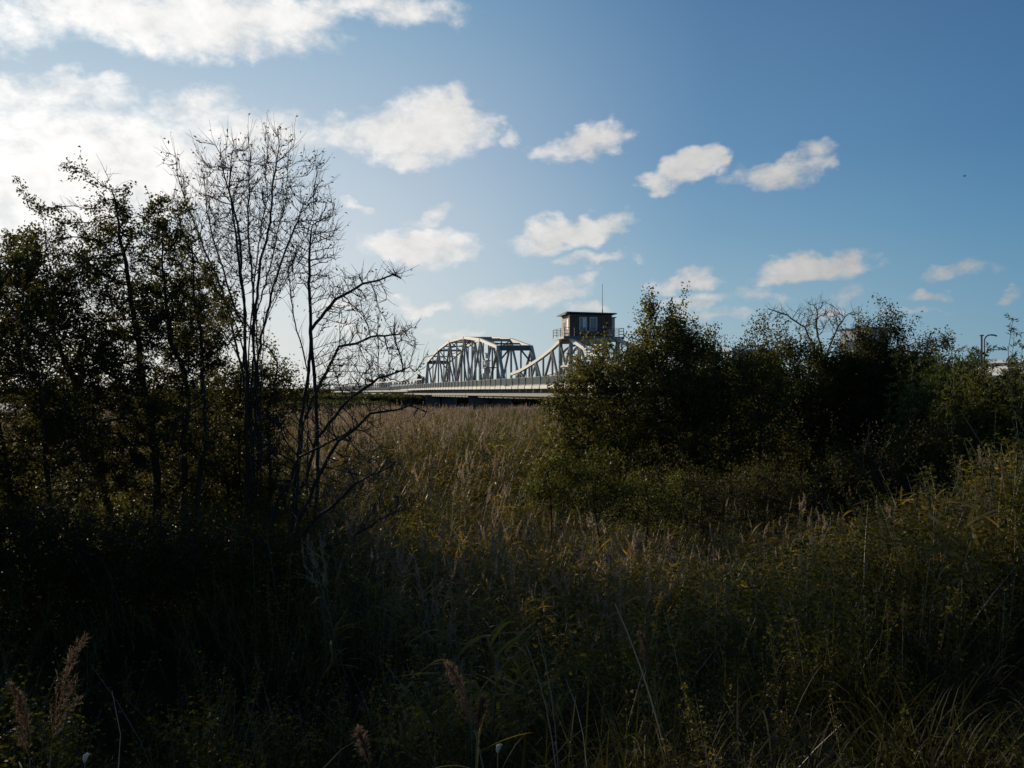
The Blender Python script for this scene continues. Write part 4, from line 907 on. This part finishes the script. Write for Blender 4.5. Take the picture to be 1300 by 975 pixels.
HP = [herb_proto(s, 6) for s in (51, 52, 53)]; HY = [herb_proto(s, 5, yellow=.5) for s in (54,)]
HB = [herb_proto(s, 9, (.6, 1.3), (.03, .06), .5, .1, 56) for s in (55, 56)]
def hmod(pts, s, k=0): return s * (1 + .16 * wob(pts[:, 0], pts[:, 1], 4.5, k) + .08 * wob(pts[:, 0], pts[:, 1], 1.5, k))
p, s = region(2.6, 6, 30, seed=1, keep=reed_ok); p2, s2 = region(2.6, 30, 98, xr=.62, seed=2, keep=reed_ok)
P_ = np.concatenate([p, p2]); S_ = hmod(P_, np.concatenate([s, s2])) * (1 + .13 * wob(P_[:, 0], P_[:, 1], 11.0, 5)) * (.66 + .34 * sstep(9, 26, P_[:, 1])) * (1 - .17 * sstep(35, 75, P_[:, 1]))
# green patches: fewer plumes
gm = wob(P_[:, 0], P_[:, 1], 9.0, 3) + 1.1 * sstep(-5, 1, P_[:, 0]) * sstep(17, 24, P_[:, 1]) * (1 - sstep(48, 66, P_[:, 1])) * (1 - sstep(9, 15, P_[:, 0])) + np.random.RandomState(3).normal(0, .3, len(P_)) > .35
scatter('reed_bed', 'brown plumed reeds filling the marsh up to the water', P_[~gm], S_[~gm], RP, None, 1, tilt=.17)
scatter('green_reeds', 'greener leafy reeds among the plumed ones', P_[gm], S_[gm], RG + HB, None, 2, tilt=.2)
p, s = region(5.5, 5, 30, seed=4, keep=lambda x, y, r: herb_ok(x, y, r) & (y > 3 + 0 * x)); scatter('marsh_herbs', 'low leafy marsh herbs between the reeds', p, hmod(p, s, 2), HP, None, 3)
p, s = region(1.6, 30, 80, seed=5, keep=lambda x, y, r: herb_ok(x, y, r) & (y < shore(x))); scatter('marsh_herbs', 'leafy undergrowth further out in the reed bed', p, hmod(p, s * 1.4, 2), HB, None, 4)
p, s = region(24, 1.6, 12, seed=6, pad=2.5); scatter('grass', 'long dark grass on the near bank', p, s, GP, None, 5)
p, s = region(5, 1.8, 6, seed=16, pad=2); scatter('near_herbs', 'small dark leafy weeds among the grass on the near bank', p, s * .42, HP, None, 16)
def leafy(seed):
    rng = np.random.RandomState(seed); A = Acc()
    for i in range(4):
        H = rng.uniform(.6, 1.05); x, y = rng.normal(0, .15, 2); dx, dy = rng.normal(0, .22, 2); t = np.linspace(0, 1, 5)[:, None]
        V, Fq = tubes([(np.concatenate([x + dx * t ** 1.5, y + dy * t ** 1.5, H * t], 1), [.005, .0045, .004, .0035, .0025], 3)]); A.add(V, Fq, 0)
        for k in range(11):
            tt = rng.uniform(.3, 1); a = rng.uniform(0, 2 * PI); V, Fq = ribbon((x + dx * tt ** 1.5, y + dy * tt ** 1.5, H * tt), (math.cos(a), math.sin(a), rng.uniform(.1, 1.3)), rng.uniform(.3, .55), rng.uniform(.024, .042), rng.uniform(.1, .9), rng, 5); A.add(V, Fq, 1)
    return A.proto('leafy_reed', [M['reed_stem'], M['reed_leaf']])
RL = [leafy(s_) for s_ in (71, 72, 73)]
p, s = region(2.4, 5.5, 17, seed=17, keep=lambda x, y, r: (pxof(x, y) > 480 + 60 * np.sin(y)) & (wob(x, y, 1.6, 2) > -.2)); scatter('leafy_reeds', 'short broad leaved reeds tangled across the near slope', p, s * .8, RL, None, 17, tilt=.3)
p, s = region(1.2, 2.4, 14, seed=7, pad=2.5); scatter('dry_grass', 'dry straw coloured grass on the near bank', p, s, GD, None, 6)
def rb(x, y, r): px = pxof(x, y); return (px > 960 + r.normal(0, 40, len(x))) & (y > 4.5)
p, s = region(9, 4.0, 18, seed=8, keep=rb); scatter('bramble_leaves', 'green and yellow bramble leaves covering the right bank', p, s * (.5 + .35 * np.clip((pxof(p[:, 0], p[:, 1]) - 1000) / 300, 0, 1)), HB + HY + HP, None, 7)
p, s = region(2.4, 5, 18, seed=9, keep=lambda x, y, r: (pxof(x, y) > 560) & (y > 6)); scatter('reed_clumps', 'scattered leaning reeds with broad leaves on the right bank', p, s * .52, RG + RG + RP[:1], None, 8)
p, s = region(4, 10, 30, seed=10, keep=lambda x, y, r: (pxof(x, y) < 430)); scatter('undergrowth', 'dark leafy undergrowth beneath the left trees', p, s, HB, None, 9)
# far banks
def strip(x0, x1, y0, y1, n, seed, keep=None):
    rng = np.random.RandomState(seed); x = rng.uniform(x0, x1, n); y = rng.uniform(y0, y1, n)
    if keep is not None: k = keep(x, y); x, y = x[k], y[k]
    return np.stack([x, y, gz(x, y)], 1), rng.uniform(.8, 1.2, len(x))
def bush_proto(seed, n=520, r=1.0, m='leaf_green', ls=(.10, .2)):
    rng = np.random.RandomState(seed); p = norm(rng.normal(0, 1, (n, 3))) * rng.uniform(.3, 1, (n, 1)) ** .5 * np.array([1, 1, .9]) + np.array([0, 0, .8]); p *= r; p *= 1 + .15 * rng.normal(0, 1, (n, 1))
    V, Fq = leafs(rng, p, rng.normal(0, 1, (n, 3)), rng.uniform(*ls, n), .6); return proto('bush_clump', V, Fq, [M[m]], np.zeros(len(Fq)))
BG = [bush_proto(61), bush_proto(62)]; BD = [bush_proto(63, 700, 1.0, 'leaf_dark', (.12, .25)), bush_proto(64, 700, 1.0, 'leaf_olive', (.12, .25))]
p, s = strip(-75, -17, 153, 163, 420, 11, lambda x, y: x < -19 - .03 * (y - 165)); scatter('waterside_scrub', 'low green scrub on the far spit of land left of the bridge', p, s * .85, BG + BD, None, 10)
p, s = strip(-140, 60, 248, 262, 2200, 12); scatter('far_bank_scrub', 'dark scrub along the far bank under the bridge', p, s * 1.35, BD, None, 11)
p, s = strip(-420, 260, 262, 520, 4200, 13); scatter('far_marsh_scrub', 'dark marsh scrub beyond the far bank', p, s * 1.3, BD, None, 12)
p, s = strip(-1500, 900, 900, 1500, 5200, 14); scatter('distant_woods', 'low distant woods along the horizon', p, s * 4.2, BD, None, 13)
# dark bank and reeds at the bridge foot
p, s = strip(0, 40, 78, 112, 900, 15, lambda x, y: (31 - .2307 * y - x > .5) & (y < shore(x) + 2)); scatter('bank_scrub', 'brown scrub at the foot of the bridge', p, s * .8, BD, None, 14)

# ------------------------------------------------------------------ far trees
def far_tree(px, top, d, w, seed, label, tall=.35, n=900):
    rng = np.random.RandomState(seed); b = P(px, 500, d); b[2] = float(gz(b[0], b[1])); H = EYE + (HZ - top) / F * d - b[2]; W_ = w / F * d
    root = empty('far_tree', tuple(b)); tag(root, label, 'tree')
    V, Fq = tubes([(np.array([[0, 0, 0], [.1, 0, H * .3], [0, .1, H * .6], [.1, 0, H * .85]]), [W_ * .05 + .12, .1 + W_ * .035, .1, .04], 6)] + [(np.array([[0, 0, H * h0], [math.cos(a) * W_ * .35, math.sin(a) * W_ * .35, H * (h0 + .2)]]), [.09, .03], 4) for h0, a in ((.35, 0), (.45, 2.2), (.5, 4.1), (.4, 5.2))])
    mobj('trunk', np_mesh('trunk', V, Fq, M['bark']), root)
    cl = rng.normal(0, .42, (9, 3)); c = cl[rng.randint(0, 9, n)] + rng.normal(0, .2, (n, 3)); c = c / np.maximum(1, np.linalg.norm(c, axis=1, keepdims=True))
    p = c * np.array([W_, W_, H * (1 - tall) / 2]) + np.array([0, 0, H * (1 + tall) / 2]); L = H * .055
    V, Fq = leafs(rng, p, rng.normal(0, 1, (n, 3)), rng.uniform(L * .6, L * 1.4, n), .7); mobj('crown', np_mesh('crown', V, Fq, M['far_leaf']), root)
far_tree(468, 478, 520, 6, 1, 'small round tree on the skyline, left of the two by the bridge', .45)
far_tree(488, 475, 500, 11, 2, 'broad round tree on the skyline beyond the lattice bridge')
far_tree(533, 471.5, 460, 3.2, 3, 'narrow tree beside the far end of the arched truss', .3)
far_tree(537, 478, 430, 5, 4, 'low dense tree at the foot of the narrow one', .1)
far_tree(411, 478, 640, 12, 5, 'hazy spreading tree on the left skyline', .2)
far_tree(402, 488, 620, 10, 6, 'low rounded tree on the left skyline', .1)
far_tree(565, 484, 600, 9, 7, 'rounded treetop seen through the far end of the arched truss', .1)
far_tree(660, 488, 620, 14, 8, 'low treetop seen beneath the joint of the two trusses', .1)
far_tree(350, 483, 640, 20, 9, 'broad treetop behind the slender left trees', .1)
far_tree(250, 480, 640, 34, 10, 'wide dark treetop behind the hawthorns', .1)
def far_pole(px, top, d, label):
    b = P(px, top, d); z = float(gz(b[0], b[1])); root = empty('far_pole', (b[0], b[1], z)); tag(root, label, 'pole'); h = b[2] - z
    s = MB(); s.cyl((0, 0, 0), (0, 0, h), .22, .16, 6); part('pole', s, 'steel', root); s = MB(); s.beam((-.5, 0, h * .97), (.5, 0, h * .97), .2, .25); part('cross_arm', s, 'steel', root)
far_pole(495.5, 471, 420, 'pale pole beside the broad skyline tree'); far_pole(502.5, 472.5, 400, 'pale pole standing between the broad skyline tree and the truss')
def bird():
    p = P(1226, 223, 120); root = empty('flying_bird', tuple(p)); tag(root, 'tiny dark bird flying high in the clear blue sky', 'bird')
    s = MB(); k = 10; prof = [(-.2, .005), (-.14, .03), (-.05, .05), (.05, .055), (.12, .035), (.17, .028), (.21, .004)]
    V, Fq = tubes([(np.array([[a, 0, .02 * math.sin(a * 6)] for a, _ in prof]), [b for _, b in prof], 8)])
    mobj('body', np_mesh('body', V, Fq, M['dark'], smooth=True), root)
    for sg in (-1, 1):
        w_ = MB(); w_.add([(.07, 0, .03), (-.06, 0, .03), (-.1, sg * .18, .11), (.05, sg * .18, .12), (-.12, sg * .36, .09), (-.05, sg * .36, .1), (.07, 0, .02), (-.06, 0, .02), (-.1, sg * .18, .10), (.05, sg * .18, .11)], [(0, 1, 2, 3), (3, 2, 4, 5), (6, 9, 8, 7), (9, 5, 4, 8)]); part('wing', w_, 'dark', root)
bird()

# ------------------------------------------------------------------ single plants near the camera
def near_reed(px, py, d, label, seed, H=None, lean=(.05, 0), plume=.42, nl=4, det=230, w=.007):
    """one reed whose plume base stands at the given spot"""
    rng = np.random.RandomState(seed); t = P(px, py, d); lx, ly = lean; g = float(gz(t[0], t[1])); h = t[2] - g
    root = empty('plumed_reed', (t[0] - lx * h, t[1] - ly * h, g)); tag(root, label, 'reed')
    s_ = np.linspace(0, 1, 8)[:, None]; pts = np.concatenate([lx * h * s_ ** 1.5, ly * h * s_ ** 1.5, h * s_], 1)
    V, Fq = tubes([(pts, np.linspace(.005, .0025, 8), 6)]); mobj('stalk', np_mesh('stalk', V, Fq, M['reed_stem'], smooth=True), root)
    A = Acc(); d_ = norm(pts[-1] - pts[-2])
    ln = np.array([lx, ly, 0.]) + np.array([.3, 0, 0]) * np.sign(lx + 1e-6); ln = norm(ln)
    nb = 30
    for j in range(nb):                      # drooping side branches, each with spikelets
        t0 = j / nb; q = pts[-1] + d_ * plume * t0 * .9 + ln * plume * .15 * t0 ** 2; a = rng.uniform(0, 2 * PI); bd = norm(d_ * 1.25 + np.array([math.cos(a), math.sin(a), 0]) * rng.uniform(.15, .5) + ln * .3); bl = plume * (.5 - .36 * t0) * rng.uniform(.8, 1.2)
        V, Fq = ribbon(q, bd, bl, .0018, .15, rng, 3); A.add(V, Fq, 0)
        for k in range(22):
            u = rng.uniform(.12, 1); c = q + bd * bl * u + np.array([0, 0, -.15 * bl * u * u]); V, Fq = ribbon(c, norm(bd + rng.normal(0, .45, 3)), rng.uniform(.018, .040), rng.uniform(.002, .0055), .3, rng, 2); A.add(V, Fq, 0)
    V, Fq = tubes([(np.stack([pts[-1], pts[-1] + d_ * plume * .5, pts[-1] + d_ * plume * .95 + ln * plume * .13]), [.002, .0015, .0008], 4)]); A.add(V, Fq, 0)
    me = A.mesh('plume', [M['plume_dark']]); mobj('plume', me, root)
    for k in range(nl):
        tt = rng.uniform(.45, .97); q = pts[int(tt * 7)]; a = rng.uniform(0, 2 * PI)
        V, Fq = ribbon(q, (math.cos(a), math.sin(a) * .5, rng.uniform(.1, .9)), rng.uniform(.22, .4), rng.uniform(.008, .016), rng.uniform(.1, .5), rng, 8)
        mobj('leaf', np_mesh('leaf', V, Fq, M['herb_yellow' if k % 3 == 0 else 'reed_leaf']), root)
near_reed(68, 945, 3.4, 'large brown reed plume lit from behind in the bottom left corner', 1, lean=(.06, 0), plume=.42, nl=5)
near_reed(40, 960, 3.6, 'smaller reed plume beside the large one in the bottom left corner', 2, lean=(-.05, .02), plume=.3, nl=3)
near_reed(603, 925, 3.5, 'brown reed plume leaning left at the bottom centre', 3, lean=(-.16, 0), plume=.28, nl=5)
near_reed(606, 925, 3.55, 'narrow upright reed plume just right of the leaning one', 4, lean=(.02, .02), plume=.13, nl=3)
near_reed(828, 850, 4.6, 'dry reddish reed plume beside the long bare stalk', 5, lean=(-.12, 0), plume=.2, nl=3)
near_reed(470, 972, 3.7, 'short reed plume at the bottom edge left of the centre', 6, lean=(-.1, 0), plume=.16, nl=2)
near_reed(985, 700, 9.0, 'pale reed plume on the right bank above the yellow leaves', 7, lean=(.04, 0), plume=.35, nl=4)
near_reed(1180, 760, 6.0, 'dark reed with broad drooping leaves on the right bank', 8, lean=(.1, 0), plume=.25, nl=8)
def bare_stalk(pa, pb, d, label, r=.004):
    a, b = P(*pa, d), P(*pb, d + .2); root_p = (a[0], a[1], a[2]); o_ = np.array(root_p); dirn = (b - a); n = 8; t = np.linspace(-.5, 1, n)[:, None]
    g = float(gz(a[0], a[1])); t0 = -(a[2] - g) / dirn[2]; t = np.linspace(t0, 1, n)[:, None]
    pts = a + dirn * t + np.array([.03, 0, 0]) * np.sin(t * 2.5); V, Fq = tubes([(pts - pts[0], np.linspace(r, r * .4, n), 5)])
    o = mobj('bare_stalk', np_mesh('bare_stalk', V, Fq, M['reed_stem'], smooth=True), None, tuple(pts[0])); tag(o, label, 'stalk')
bare_stalk((850, 975), (775, 765), 3.6, 'longest bare grass stalk leaning left at the bottom centre', .005)
bare_stalk((706, 975), (662, 815), 3.5, 'thin grey stalk crossing a second one at the bottom centre', .004)
bare_stalk((708, 970), (676, 800), 3.7, 'thin upright stalk rising behind the crossing grey one', .003)
bare_stalk((745, 975), (712, 860), 3.4, 'short thin stalk between the crossing pair and the longest stalk', .003)
bare_stalk((153, 975), (138, 875), 3.3, 'thin curved stalk right of the large corner plume', .003)
def nettle(px, top, d, label, seed, lean):
    rng = np.random.RandomState(seed); t = P(px, top, d); g = float(gz(t[0], t[1])); h = t[2] - g; bx_ = t[0] - lean * h
    root = empty('nettle_stalk', (bx_, t[1], g)); tag(root, label, 'plant'); s_ = np.linspace(0, 1, 12)[:, None]; pts = np.concatenate([lean * h * s_ ** 1.2, 0 * s_, h * s_], 1)
    V, Fq = tubes([(pts, np.linspace(.005, .002, 12), 5)]); mobj('stem', np_mesh('stem', V, Fq, M['reed_stem'], smooth=True), root)
    n = 260; u = rng.uniform(.3, 1.02, n); q = np.stack([lean * h * u ** 1.2, 0 * u, h * u], 1) + rng.normal(0, .012, (n, 3)) * (1.3 - u)[:, None]; V, Fq = leafs(rng, q, rng.normal(0, 1, (n, 3)), rng.uniform(.010, .022, n), .6); mobj('seed_clusters', np_mesh('seed_clusters', V, Fq, M['herb']), root)
nettle(868, 870, 3.9, 'seeding nettle stalk leaning left at the bottom right of centre', 1, -.22)
nettle(1146, 898, 3.6, 'seeding nettle stalk near the bottom right corner', 2, -.1)
def snail(px, py, d, label, seed):
    p = P(px, py, d); g = float(gz(p[0], p[1])); root = empty('pale_seed_stalk', (p[0], p[1], g)); tag(root, label, 'plant'); h = p[2] - g
    s = MB(); s.cyl((0, 0, 0), (.0, 0, h), .003, .002, 6); part('stem', s, 'reed_stem', root)
    V, Fq = tubes([(np.array([[0, 0, h - .012], [0, 0, h], [.003, 0, h + .012], [.010, 0, h + .018], [.018, 0, h + .019]]), [.003, .008, .010, .006, .002], 8)]); mobj('seed_head', np_mesh('seed_head', V, Fq, M['shell'], smooth=True), root)
snail(110, 962, 3.2, 'pale cup shaped seed head on a stalk at the bottom left', 1)
snail(632, 950, 3.3, 'pale seed head below the leaning plume at the bottom centre', 2)
print('objects', len(sc.objects))
